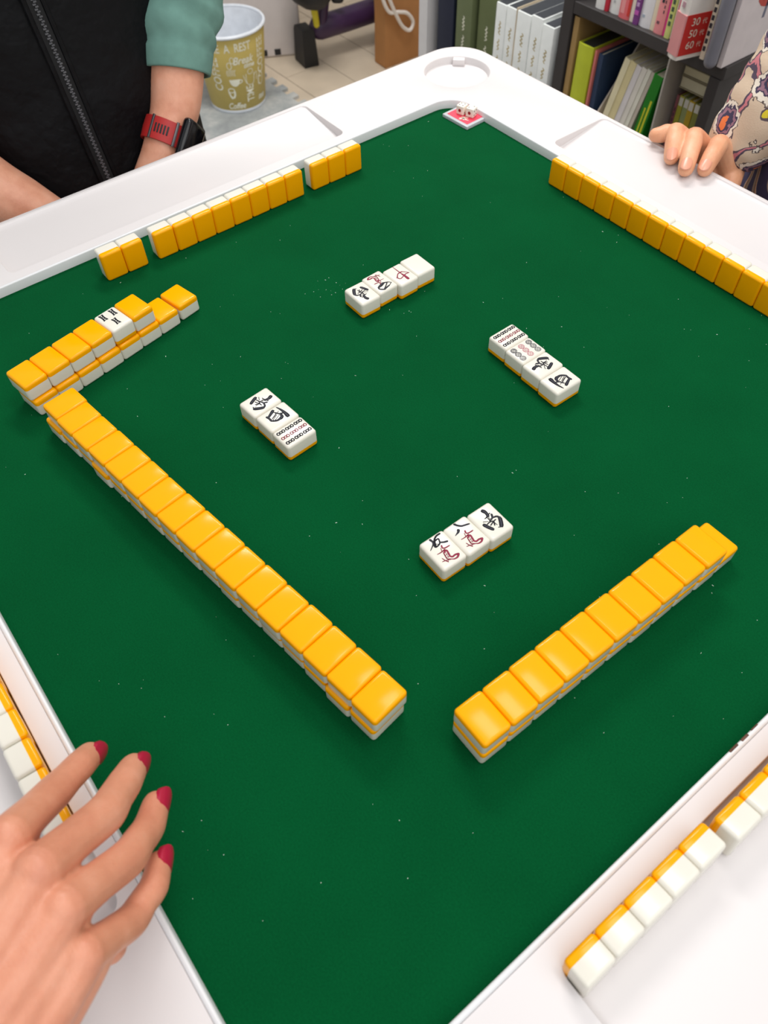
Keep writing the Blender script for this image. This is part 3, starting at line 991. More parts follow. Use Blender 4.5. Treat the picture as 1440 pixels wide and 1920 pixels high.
# zip following the front of the vest
def front_at(z, v):
    best = None
    for i in range(len(rings) - 1):
        if rings[i][0].z <= z <= rings[i + 1][0].z:
            f = (z - rings[i][0].z) / max(1e-6, rings[i + 1][0].z - rings[i][0].z)
            cand = []
            for k in range(len(rings[i])):
                p = rings[i][k].lerp(rings[i + 1][k], f)
                if p.x > -290: cand.append(p)
            cand.sort(key=lambda p: p.y)
            for a, b_ in zip(cand, cand[1:]):
                if a.y <= v <= b_.y:
                    return a.lerp(b_, (v - a.y) / max(1e-6, b_.y - a.y))
    return Vector((-160, v, z))
zp = [front_at(z, 293 + (z + 40) * -.055) for z in range(-120, 300, 4)]
for off, nm, mt, wd, th_ in ((0, 'zip_tape', 'vest_seam', 6.0, 1.6),):
    sh = Shape()
    sh.loft([[p + Vector((a, b_, 0)) for a, b_ in ((-2, -wd), (th_, -wd), (th_ + .6, 0), (th_, wd), (-2, wd))] for p in zp])
    part(nm, sh, M[mt], p1)
sh = Shape()
for i in range(len(zp) - 1):
    for k in range(2):
        c = zp[i].lerp(zp[i + 1], k * .5) + Vector((2.4, 0, 0))
        s_ = 1 if k else -1
        sh.box((c.x - .7, c.y - 1.5 + s_ * .7, c.z - .65), (c.x + .7, c.y + 1.5 + s_ * .7, c.z + .65))
zo = part('zip_teeth', sh, M['zip'], p1); zo['kind'] = 'stuff'
sh = Shape()
for side in (-1, 1):
    sh.tube([p + Vector((1.0, side * 8.5, 0)) for p in zp[::3]], [2.6] * len(zp[::3]), 8, 3)
part('placket_fold', sh, M['vest'], p1)
def sleeve_shape(pts, radii, folds, cuff, seg=36):
    P, Rr = smooth_path(pts, radii, 12)
    n = len(P); rings = []
    tot = 0; dist = [0]
    for i in range(1, n): tot += (P[i] - P[i - 1]).length; dist.append(tot)
    for i in range(n):
        t = (P[min(i + 1, n - 1)] - P[max(i - 1, 0)]).normalized()
        x = t.cross(Vector((0, 0, 1))).normalized(); y = x.cross(t).normalized()
        s_ = dist[i] / tot
        ring = []
        for k in range(seg):
            a = 2 * PI * k / seg
            f = 0
            if tot - dist[i] > cuff:
                ph = dist[i] * .26 + 1.5 * noise.noise(Vector((math.cos(a) * 1.3, math.sin(a) * 1.3, dist[i] * .02))) * 2.4
                f = folds * math.sin(ph) * (.45 + .55 * s_)
            r = Rr[i] + f
            ring.append(P[i] + x * r * math.cos(a) + y * r * math.sin(a))
        rings.append(ring)
    # turn the hem inwards
    c = P[-1]
    rings.append([c + (p - c) * .9 for p in rings[-1]])
    rings.append([P[-3] + (p - P[-1]) * 1.0 for p in rings[-1]])
    return rings
sh = Shape(); sh.loft(sleeve_shape([Vector((-300, 450, 330)), Vector((-255, 472, 212)), Vector((-207, 441, 108)), Vector((-190, 419, 72)), Vector((-176, 403.5, 42))], [60, 54, 46, 40, 35], 2.0, 22))
part('sleeve', sh, M['teal'], p1, smooth=180)
sh = Shape(); sh.loft(sleeve_shape([Vector((-300, 190, 330)), Vector((-268, 138, 192)), Vector((-232, 140, 80)), Vector((-212, 152, 40))], [58, 53, 44, 40], 2.6, 22))
part('sleeve', sh, M['teal'], p1, smooth=180)

# --- wristwatch on that arm
wc = Vector((-149, 364, -2)); wax = (Vector((-140, 340, -30)) - Vector((-160, 384, 14))).normalized()
watch = thing('wristwatch', 'smart watch with red slotted strap on the wrist of the person in black', 'watch', tuple(wc))
ex = wax.cross(Vector((0, 0, 1))).normalized(); ey = ex.cross(wax).normalized()
def wring(r, off, flat=1.0):
    return [wc + wax * off + ex * (r * math.cos(2 * PI * k / 40)) + ey * (r * math.sin(2 * PI * k / 40)) for k in range(40)]
sh = Shape()
sh.loft([wring(23.4, -11.5), wring(25.2, -11.2), wring(25.6, 0), wring(25.2, 11.2), wring(23.4, 11.5), wring(23.2, 0), wring(23.4, -11.5)], False, False)
strap = part('strap', sh, M['strap_red'], watch)
cdir = (W(638.75, 57.04, 431.14) - W(*wc)); cdir = Vector((cdir.x, cdir.y, cdir.z)); cdir = (cdir - wax * cdir.dot(wax)).normalized()
cside = wax.cross(cdir)
def wpos(ang): return cdir * math.cos(ang) + cside * math.sin(ang)
vplus = 1 if wpos(.6).y > wpos(-.6).y else -1
def wbox(name, ang, r0, r1, half, along, material, bev, parent):
    sh = Shape(); sh.box((r0, -half, -along), (r1, half, along), bev, 3)
    n_ = wpos(ang); s_ = wax.cross(n_)
    for v in sh.bm.verts: v.co = wc + n_ * v.co.x + s_ * v.co.y + wax * v.co.z
    return part(name, sh, material, parent)
wbox('case', vplus * .98, 23.6, 34.5, 17.5, 21, M['black_gloss'], 4.5, watch)
wbox('lug', vplus * .30, 24.6, 27.4, 1.4, 12.5, M['metal_grey'], .4, watch)
for k in range(5):
    wbox('strap_slot', -vplus * (.02 + .13 * k), 25.0, 25.9, .9, 4.6, M['black_rubber'], .3, strap)
wbox('buckle', -vplus * .72, 24.6, 27.0, 1.2, 12.0, M['metal_grey'], .4, strap)

# --- person in the paisley sweater
pb2 = (412, 922, -300)
p2 = thing('person', 'person in beige paisley sweater gripping the far right table edge', 'person', pb2)
FH = {
    'little': [(226, 768, -12), (211.5, 741.5, 18), (208, 735.5, 17.5), (204.0, 732.5, 16.5)],
    'ring': [(242, 774, -16), (218, 745, 20.5), (229, 728.5, 19), (236.5, 719, 12.5)],
    'middle': [(258, 778, -18), (236, 751, 21), (248.5, 730, 19.5), (258.5, 714, 12.5)],
    'index': [(273, 782, -20), (259.5, 760, 20), (267, 739, 19), (271, 727, 13)],
}
FRR = {'little': (9.5, 8.4, 8.0, 7.0), 'ring': (10, 9.1, 8.6, 7.5), 'middle': (10.4, 9.5, 8.8, 7.8), 'index': (10.4, 9.7, 9.0, 7.7)}
wr2 = Vector((252, 794, -8))
chains = []
for i, (k, pts) in enumerate(FH.items()):
    P = [Vector(p) for p in pts]; r = FRR[k]
    chains.append(([P[0], (P[0] + P[1]) / 2 + Vector((-3, 2, 3)), P[1], (P[1] + P[2]) / 2 + Vector((0, 0, 1)), P[2], P[3]], [r[0], r[0] * .95, r[1], r[1] * .95, r[2], r[3]]))
    w0 = wr2 + Vector((-10 + 6 * i, -2, 0))
    chains.append(([w0, (w0 + P[0]) / 2 + Vector((0, 3, 2)), P[0]], [13, 12, 10.5]))
chains.append(([wr2 + Vector((10, -4, -4)), Vector((274, 778, -16)), Vector((280, 764, -26)), Vector((274, 751, -40))], [13, 11.5, 9.5, 7.5]))
el2 = Vector((286, 872, 109))
chains.append(([wr2, Vector((265, 812, 31)), Vector((278, 838, 69)), el2, Vector((330, 915, 230)), Vector((370, 925, 310))], [21, 25, 30, 34, 42, 52]))
me = organic('body', chains, W(*pb2), 1.0, 7)
link('body', me, M['skin_peach'], p2)
for k, pts in FH.items():
    a, b_ = Vector(pts[2]), Vector(pts[3]); t = (b_ - a).normalized()
    upv = Vector((0, -.25, 1)); upv = (upv - t * upv.dot(t)).normalized()
    if k != 'little':
        nail(p2, b_ + upv * (FRR[k][3] * .97) + t * .5, t, upv, 12, 11.0, M['nail_bare'], .7)
sh = Shape(); sh.loft(sleeve_shape([Vector((345, 915, 290)), Vector((315, 897, 190)), Vector((290, 874, 116)), Vector((278, 838, 69)), Vector((265, 812, 31)), Vector((254, 796, -4))], [78, 72, 64, 54, 40, 28.5], 1.0, 10))
part('sleeve', sh, M['paisley'], p2, smooth=180)
tor2 = [(Vector((400, 912, -300)), 172, 128), (Vector((400, 912, -150)), 168, 130), (Vector((400, 914, 0)), 158, 130), (Vector((400, 918, 150)), 160, 116), (Vector((412, 936, 280)), 164, 98), (Vector((412, 940, 350)), 130, 74), (Vector((412, 942, 385)), 70, 55)]
sh = Shape(); sh.loft(torso(tor2, 56, 2.5, 9.0)); part('sweater', sh, M['paisley_dark'], p2, smooth=180)

# ------------------------------------------------------------------ things on the floor, far left
FL = -700
# foam mat with interlocking teeth
mat_h = 9
pts = [(-1655, 560), (-1000, 560), (-1000, 1238)]
u = -1000
k = 0
while u > -1620:
    if k % 2 == 0: pts += [(u, 1238), (u - 3, 1262), (u - 31, 1262), (u - 28, 1238)]
    u -= 29; k += 1
pts += [(-1655, 1238)]
sh = Shape(); sh.prism([(a, b_, FL) for a, b_ in pts], (0, 0, mat_h))
solo('foam_mat', sh, M['foam'], 'grey marbled foam floor mat with interlocking edge under the wastebasket', 'mat', (-1500, 900, FL), smooth=None)

# wastebasket
BC = (-1442, 1112); BZ = FL + mat_h
bk = thing('wastebasket', 'olive and white wastebasket printed with coffee words on the foam mat', 'wastebasket', (BC[0], BC[1], BZ))
R0, R1, HB = 78.0, 103.0, 212.0
def circ(r, z, n=48): return [Vector((BC[0] + r * math.cos(2 * PI * k / n), BC[1] + r * math.sin(2 * PI * k / n), BZ + z)) for k in range(n)]
rad = lambda z: R0 + (R1 - R0) * z / HB
sh = Shape(); sh.loft([circ(R0 - 2, 0), circ(R0 + 1.2, 1.5), circ(rad(8) + 1, 8), circ(rad(8) - .4, 9), circ(rad(HB) - .6, HB - 6), circ(rad(HB) - 3, HB), circ(R0 - 1, 6)], True, True)
part('basket', sh, M['bin_white'], bk)
sh = Shape(); sh.loft([circ(rad(9), 9), circ(rad(9) + .6, 9.5), circ(rad(HB - 10) + .6, HB - 10), circ(rad(HB - 10), HB - 9)], False, False)
part('printed_wrap', sh, M['olive_gold'], bk, smooth=60)
sh = Shape()
sh.loft([circ(rad(HB) + r * math.cos(a), HB - 4 + r * math.sin(a)) for a, r in [(2 * PI * k / 12, 4.2) for k in range(13)]], False, False)
part('rim', sh, M['bin_white'], bk, smooth=80)
PH0 = math.radians(-11)
def bin_map(s0, h0, rot=False):
    def f(x, y):
        if rot: x, y = -y, x
        h = h0 + y
        r = rad(h) + 1.1
        a = PH0 + (s0 + x) / 92.0
        return (BC[0] + r * math.cos(a), BC[1] + r * math.sin(a), BZ + h)
    return f
pr_ = Shape()
def bin_text(body, size, s0, h0, rot=False, shear=0, sq=1.0): add_text(pr_, body, size, None, None, None, 0, shear, bin_map(s0, h0, rot), sq, .55)
bin_text('TAKE  A  REST', 31, -38, 180, sq=.66)
bin_text('COFFEE', 34, -76, 112, True, sq=.78)
bin_text('COFFEE', 34, 62, 142, True, sq=.8)
bin_text('Break', 28, 2, 146, False, .3, .85); bin_text('time', 18, 18, 130, False, .3)
bin_text('TIME', 34, 16, 52, True, sq=.62)
bin_text('Coffee', 24, -34, 22, False, .3, .85)
bin_text('tea', 24, 58, 32, False, .3)
def bin_strokes(pl, s0, h0):
    f = bin_map(s0, h0)
    for (w0, w1), pts_ in pl:
        P, Wd = smooth_path([Vector((x, y, 0)) for x, y in pts_], [w0 + (w1 - w0) * i / (len(pts_) - 1) for i in range(len(pts_))], 3)
        prev = None
        for i in range(len(P)):
            t = (P[min(i + 1, len(P) - 1)] - P[max(i - 1, 0)]).normalized(); q_ = Vector((-t.y, t.x, 0)) * Wd[i] / 2
            a, b_ = P[i] + q_, P[i] - q_
            cur = (pr_.bm.verts.new(f(a.x, a.y)), pr_.bm.verts.new(f(b_.x, b_.y)))
            if prev: pr_.bm.faces.new((prev[0], prev[1], cur[1], cur[0]))
            prev = cur
# cup, beans, steam and a pot as simple line drawings
f_ = bin_map(-28, 98)
top_ = [pr_.bm.verts.new(f_(-15 + 3 * k, 0)) for k in range(11)]
low_ = [pr_.bm.verts.new(f_(-15 + 3 * k, -.5 - 19 * math.sqrt(max(0, 1 - ((-15 + 3 * k) / 15.2) ** 2)))) for k in range(11)]
for k in range(10): pr_.bm.faces.new((top_[k], low_[k], low_[k + 1], top_[k + 1]))
bin_strokes([((2.4, 2.4), [(15, -2), (21, -4), (20, -9), (12, -12)])], -28, 98)
bin_strokes([((1.6, 1.6), [(-10 + 5 * k, 0), (-12 + 5 * k, 9), (-8 + 5 * k, 17)]) for k in range(5)], -34, 108)
bin_strokes([((1.8, 1.8), ring_pts(0, 0, 6, 9, 12)), ((1.8, 1.8), ring_pts(9, 14, 5, 8, 12))], -36, 136)
bin_strokes([((2.6, 2.6), ring_pts(0, 6, 9, 6, 12)), ((3, 7), [(-9, 4), (-5, -10), (1, -17)]), ((5, 6), [(9, 4), (8, -8), (3, -16)])], -42, 62)
bin_strokes([((1.8, 1.8), [(-12, 14), (-10, -14), (10, -16), (14, 12)]), ((1.8, 1.8), ring_pts(2, 18, 8, 7, 10)), ((1.8, 1.8), [(14, 6), (24, 10), (22, -10)]), ((1.6, 1.6), [(-20, 12), (-16, -2), (-12, -12)])], 18, 94)
bin_strokes([((2.2, 2.2), ring_pts(0, 0, 10, 16, 14)), ((3.5, 3.5), [(-9, -14), (-9, 8), (2, 4)])], 58, 80)
pl_ = part('lettering', pr_, M['print_white'], bk, smooth=None); pl_['kind'] = 'stuff'

# white storage box with slots along its foot
ang = math.atan2(1408 - 1321, -1580 + 1626)
q = Matrix.Rotation(ang, 3, 'Z'); pv = Vector((-1598, 1376, FL))
def placed(sh, q=q, pv=pv):
    for v in sh.bm.verts: v.co = q @ v.co + pv
    return sh
box = thing('storage_box', 'white plastic storage box with small dark slots along its foot', 'box', tuple(pv))
sh = Shape(); sh.box((-620, 0, 0), (58, 260, 460), 8, 3); part('shell', placed(sh), M['panel_white'], box)
for x0 in (-62, -20, -300, -240):
    sh = Shape(); sh.box((x0 - 10, -1.2, 6), (x0 + 10, 6, 25), 1.5, 1); part('slot', placed(sh), M['black_rubber'], box)
sh = Shape(); sh.box((-300, -9, 250), (-120, -.2, 275), 3, 2); part('handle', placed(sh), M['panel_white'], box)

# exercise bike foot and frame
bike = thing('exercise_bike', 'purple exercise bike frame with black end foot near the kraft bag', 'exercise bike', (-1490, 1540, FL))
sh = Shape()
ft = [(-1558, 1389), (-1487, 1378), (-1478, 1424), (-1550, 1436)]
def sc(pts, f, z):
    c = Vector((sum(p[0] for p in pts) / 4, sum(p[1] for p in pts) / 4))
    return [Vector((c.x + (p[0] - c.x) * f, c.y + (p[1] - c.y) * f, z)) for p in pts]
sh.loft([sc(ft, .96, FL), sc(ft, 1, FL + 5), sc(ft, .86, FL + 92), sc(ft, .78, FL + 102), sc(ft, .5, FL + 105)])
part('end_foot', sh, M['black_rubber'], bike, smooth=25)
sh = Shape(); sh.tube([(-1500, 1452, -606), (-1492, 1560, -606), (-1485, 1760, -606)], [33, 33, 33], 16, 2, caps=True); part('stabilizer_bar', sh, M['purple'], bike)
sh = Shape()
ft2 = [(a + 16, b_ + 345) for a, b_ in ft]
sh.loft([sc(ft2, .96, FL), sc(ft2, 1, FL + 5), sc(ft2, .86, FL + 92), sc(ft2, .5, FL + 105)]); part('end_foot', sh, M['black_rubber'], bike, smooth=25)
sh = Shape(); sh.tube([(-1490, 1448, -600), (-1490, 1476, -500), (-1490, 1520, -300), (-1490, 1550, -60)], [17, 17, 18, 20], 12, 2); part('upright_post', sh, M['purple'], bike)
sh = Shape(); sh.tube([(-1478, 1427, -585), (-1478, 1423, -548), (-1480, 1412, -512)], [9, 10, 7], 10, 3); part('tension_lever', sh, M['yellow_accent'], bike)
sh = Shape(); sh.tube([(-1470, 1395, -462), (-1430, 1395, -462)], [60, 60], 30, 1, caps=True); 
part('pedal_wheel', sh, M['black_rubber'], bike)
sh = Shape(); sh.tube([(-1480, 1500, -536), (-1470, 1512, -536)], [11, 11], 12, 1); part('knob', sh, M['black_rubber'], bike)
sh = Shape(); sh.tube([(-1474, 1640, -560), (-1474, 1640, -500)], [9, 9], 10, 1); part('tension_lever', sh, M['yellow_accent'], bike)

# kraft bag with rope handle
bag = thing('paper_bag', 'tan kraft paper bag with white rope handle standing behind the table', 'bag', (-1360, 1720, FL))
sh = Shape()
def bring(z, g): return [Vector((-1384 + g, 1570 + g * .5, z)), Vector((-1326 - g * .4, 1566 + g, z)), Vector((-1326, 1720, z)), Vector((-1328 - g * .4, 1872 - g, z)), Vector((-1384 + g, 1868 - g * .5, z)), Vector((-1386, 1720, z))]
sh.loft([bring(FL, 4), bring(FL + 4, 0), bring(-560, 3), bring(-420, 0), bring(-300, -3)])
part('bag_body', sh, M['kraft'], bag, smooth=20)
sh = Shape()
rp = [(-1318, 1548, -452), (-1316, 1553, -500), (-1314, 1574, -540), (-1312, 1606, -548), (-1312, 1640, -560), (-1312, 1662, -588), (-1312, 1650, -608), (-1312, 1622, -590), (-1310, 1592, -544), (-1310, 1566, -490), (-1312, 1552, -440), (-1318, 1590, -330)]
sh.tube(rp, [5.2] * len(rp), 10, 6); part('rope_handle', sh, M['rope'], bag)

# ------------------------------------------------------------------ shelves behind the table
VF = 1200.0
sw = thing('shelf_unit', 'white edged open shelf unit holding the binders, left of the black shelf', 'shelf', (-520, 1350, FL))
def plank(par, name, lo, hi, m_, bev=1.0):
    sh = Shape(); sh.box(lo, hi, bev, 1); return part(name, sh, m_, par)
plank(sw, 'side_panel', (-729, VF - 2, FL), (-703, 1500, 300), M['shelf_white'])
plank(sw, 'shelf_board', (-702.5, VF + 4, -512), (-345, 1500, -492), M['shelf_white'])
plank(sw, 'back_panel', (-702.5, 1501, FL), (-345, 1510, 300), M['dark_wood'])
bs_ = thing('bookshelf', 'black brown bookshelf with books on top board, at the top right', 'bookshelf', (-180, 1350, FL))
DW = M['dark_wood']
plank(bs_, 'side_panel', (-344, VF, FL), (-321, 1500, -70), DW)
plank(bs_, 'side_panel', (-32, VF, FL), (-13, 1500, -151.2), DW)
plank(bs_, 'top_board', (-320.5, VF, -150.5), (-8, 1500, -131), DW)
plank(bs_, 'shelf_board', (-320.5, VF + 1, -500), (-32.5, 1499, -484), DW)
plank(bs_, 'plinth', (-320.5, VF + 4, FL), (-32.5, VF + 20, -640), DW)
plank(bs_, 'back_panel', (-344, 1501, FL), (-13, 1508, -70), DW)

def book(name, label, cat, u0, u1, v0, z0, z1, depth, cover, group=None, spine_marks=None, pages=None, lean=0.0, round_=0.0, pivot_right=False):
    """upright book with its spine towards the table: cover, page block, marks printed on the spine"""
    b = thing(name, label, cat, ((u0 + u1) / 2, v0 + depth / 2, z0), group)
    R = Matrix.Rotation(lean, 3, 'Y'); pv = Vector((u1 if pivot_right else u0, v0, z0))
    def fin(sh):
        for v in sh.bm.verts: v.co = R @ (v.co - pv) + pv
        return sh
    t = min(1.4, (u1 - u0) * .12)
    bow = (u1 - u0) * round_
    n = 7
    outer_ = [(u1, v0 + depth), (u1, v0 + bow)] + [(u1 + (u0 - u1) * k / n, v0 + bow - bow * math.sin(PI * k / n)) for k in range(1, n)] + [(u0, v0 + bow), (u0, v0 + depth)]
    inner_ = [(u0 + t, v0 + depth), (u0 + t, v0 + bow + t), (u1 - t, v0 + bow + t), (u1 - t, v0 + depth)]
    sh = Shape(); sh.prism([(a, c, z0) for a, c in outer_ + inner_], (0, 0, z1 - z0))
    part('cover', fin(sh), cover, b, smooth=40)
    sh = Shape(); sh.box((u0 + t + .05, v0 + bow + t + .1, z0 + 2), (u1 - t - .05, v0 + depth - 3, z1 - 3)); part('pages', fin(sh), pages or M['pages'], b)
    if spine_marks:
        for nm, mt, rects in spine_marks:
            sh = Shape()
            for fx, w, za, zb in rects:
                c = u0 + (u1 - u0) * fx; hw = (u1 - u0) * w / 2
                k_ = math.sin(PI * max(0, min(1, fx)))
                vv = v0 + bow - bow * k_ - .35
                sh.box((c - hw, vv, z0 + za), (c + hw, vv + .5, z0 + zb))
            part(nm, fin(sh), mt, b, smooth=None)
    return b
def binder(name, label, u0, u1, z1, cover, text_mat, group, v0, squig, z_txt):
    b = thing(name, label, 'binder', ((u0 + u1) / 2, v0 + 140, -491), group)
    sh = Shape(); sh.box((u0, v0, -491), (u1, v0 + 285, z1), 1.2, 2); part('cover', sh, cover, b)
    sh = Shape(); sh.box((u0 + 2.5, v0 + 3, z1 - .3), (u1 - 2.5, v0 + 280, z1 + .6)); part('top_edge', sh, colour(64, 66, 72), b)
    sh = Shape(); c = (u0 + u1) / 2
    org = Vector((c, v0 - .15, z_txt)); ex_, ey_ = Vector((1, 0, 0)), Vector((0, 0, 1))
    rr = random.Random(int(u0) + 900)
    z = 0.0
    for word in squig:
        pts_ = []
        for k in range(int(word / 3.2)):
            pts_.append(((1 if k % 2 else -1) * rr.uniform(1.8, 3.4) + (2.2 if k == 0 else 0), -(z + k * 3.2)))
        sh.ribbon(pts_, 2.0, 1.5, org, ex_, ey_, .05)
        z += word + 5
    part('spine_script', sh, text_mat, b, smooth=None)
    return b
for i, (u0, u1, z1) in enumerate(((-507, -481, -186.5), (-480, -454, -186), (-450.5, -416, -184), (-414.5, -386, -181), (-384, -356, -186))):
    binder('binder', 'white box binder with gold script, %s from the left' % NTH[i], u0, u1, z1, colour(236, 239, 236), M['gold'], 'white binders on the left shelf', VF + 2 + (i % 2) * 1.5 - i * .5, (26, 24, 30), z1 - (34 if i else 30) - (6 if i == 4 else 0))
plank_d = thing('divider_card', 'thin cream divider board between the second and third white binders', 'divider', (-452, 1340, -491))
sh = Shape(); sh.box((-453.2, VF + 1, -491), (-451, VF + 280, -181), .3, 1); part('card', sh, colour(206, 188, 160), plank_d)
binder('binder', 'olive green binder with white script, the left one', -617, -573, -70, colour(104, 114, 78), M['print_white'], 'olive binders', VF + 2, (30, 34, 40), -238)
binder('binder', 'olive green binder with white script, the right one', -560, -510, -70, colour(98, 108, 68), M['print_white'], 'olive binders', VF + 8, (30, 34, 40), -240)
for (c_, z_) in ((-595, -279), (-535, -281)):
    pass
binder('binder', 'dark navy binder at the left end beside the white shelf side', -678, -630, -60, colour(28, 34, 56), M['vest_seam'], None, VF + 6, (20,), -420)

# lower compartment of the black shelf
b0 = -483.5
file_ = book('folder', 'tall tan cardboard folder at the left wall of the shelf', 'folder', -317, -306, VF + 4, b0, -154, 240, colour(168, 136, 84))
book('box_file', 'lime green box file in the black shelf', 'box file', -300, -266, VF + 2, b0, -190, 235, colour(196, 206, 52), pages=colour(60, 60, 56), round_=.1,
     spine_marks=[('spine_print', colour(232, 238, 180), [(.42, .22, 130, 200)])])
book('folder', 'thin coral pink folder beside the lime green file', 'folder', -262, -258, VF + 6, b0, -192, 225, colour(214, 120, 112))
book('folder', 'dark blue folder between the pink folder and the grey magazine file side', 'folder', -256, -246, VF + 10, b0, -196, 220, colour(42, 62, 92))
sh = Shape(); sh.prism([(-243.5, VF + 8, -363.5), (-243.5, VF + 200, -363.5), (-243.5, VF + 200, -158), (-243.5, VF + 90, -160), (-243.5, VF + 8, -290)], (2.5, 0, 0))
q_ = Matrix.Rotation(.1, 3, 'Y'); pv_ = Vector((-243.5, 0, -363.5))
for v in sh.bm.verts: v.co = q_ @ (v.co - pv_) + pv_
solo('magazine_file_side', sh, colour(186, 174, 160), 'grey slant cut magazine file side left of the leaning notebooks', 'divider', (-243, 1300, -363.5), smooth=20)  # slanted side wall of a magazine file, its other walls left out
nb = [(-240, 11.5, colour(236, 226, 188), -186), (-228, 13, colour(228, 214, 164), -187), (-214.5, 11, colour(232, 226, 226), -190), (-203, 10, colour(238, 232, 222), -190), (-192.5, 8, colour(244, 240, 226), -190), (-184, 7, colour(214, 200, 188), -192)]
for i, (u0, w, c_, zt) in enumerate(nb):
    book('notebook', 'pale notebook leaning in the black shelf, %s from the left' % NTH[i], 'notebook', u0, u0 + w, VF + 12 + i, -363.5, zt + 6, 180, c_, 'leaning notebooks', lean=.21)
book('booklet', 'leaning glossy green booklet with yellow lettering', 'booklet', -156, -138, VF + 4, -363.5, -182, 190, colour(28, 128, 34, .25), lean=.13,
     spine_marks=[('spine_print', colour(206, 206, 40), [(.35, .16, 30, 125), (.72, .2, 10, 140)])])
sh = Shape(); sh.box((-112, VF + 2, -363.5), (-109, VF + 200, -153), .4, 1)
solo('magazine_file_side', sh, colour(190, 184, 174), 'pale grey upright magazine file side right of the green booklet', 'divider', (-110, 1300, -363.5))  # side wall of a second magazine file, the only part built
ins = thing('shelf_insert', 'low shelf insert carrying the small paperbacks and notebooks', 'shelf insert', (-66, 1300, b0))
sh = Shape(); sh.box((-244, VF + 1, -372), (-33, VF + 205, -364), 1, 1); part('board', sh, colour(206, 196, 180), ins)
for x in (-236, -38.6):
    sh = Shape(); sh.box((x, VF + 32, b0), (x + 5.5, VF + 200, -372.2), 1, 1); part('leg', sh, colour(206, 196, 180), ins)
bun = [(-99, 5, (146, 84, 90)), (-93.5, 9, (168, 164, 50)), (-84, 10, (150, 160, 104)), (-73, 10.5, (190, 160, 34)), (-62, 10.5, (140, 140, 62)), (-51, 9.5, (176, 44, 124)), (-41, 7.5, (216, 128, 176))]
NM = ['dark rose', 'yellow green', 'pale green and blue', 'mustard yellow', 'olive', 'magenta', 'pink']
for i, (u0, w, c_) in enumerate(bun):
    marks = [('spine_label', colour(216, 212, 200), [(.5, .8, 134, 147)])] if 1 <= i <= 4 else [('spine_print', colour(60, 30, 60), [(.5, .4, 96 + 9 * k, 102 + 9 * k) for k in range(4)])]
    book('paperback', 'small %s paperback standing low in the right part of the black shelf' % NM[i], 'book', u0, u0 + w, VF + 34 + (i % 3), -363.6, -215 + (i % 2), 105, colour(*c_), 'small paperbacks', marks)
for i, (za, zb, c_) in enumerate(((-203, -184, (204, 196, 166)), (-183, -168, (210, 200, 164)), (-167, -153, (206, 204, 190)))):
    b = thing('paperback', ('paperback lying flat above the small paperbacks, %s of three' % ('bottom', 'middle', 'top')[i]), 'book', (-66, VF + 80, za), 'flat stacked paperbacks')
    uo = (-100, -100, -95)[i]
    sh = Shape(); sh.box((uo, VF + 36, za + 1.5), (-35, VF + 138, zb - 1.5)); part('pages', sh, colour(*c_), b)
    sh = Shape()
    sh.box((uo - .5, VF + 34, za), (-34.5, VF + 140, za + 1.3)); sh.box((uo - .5, VF + 34, zb - 1.3), (-34.5, VF + 140, zb)); sh.box((uo - .5, VF + 138.2, za + 1.3), (-34.5, VF + 140, zb - 1.3))
    part('cover', sh, colour(150, 140, 112), b)
sh = Shape()
pp = thing('paper_stack', 'loose pale papers lying on the floor of the shelf holder', 'papers', (-106, 1260, -484))
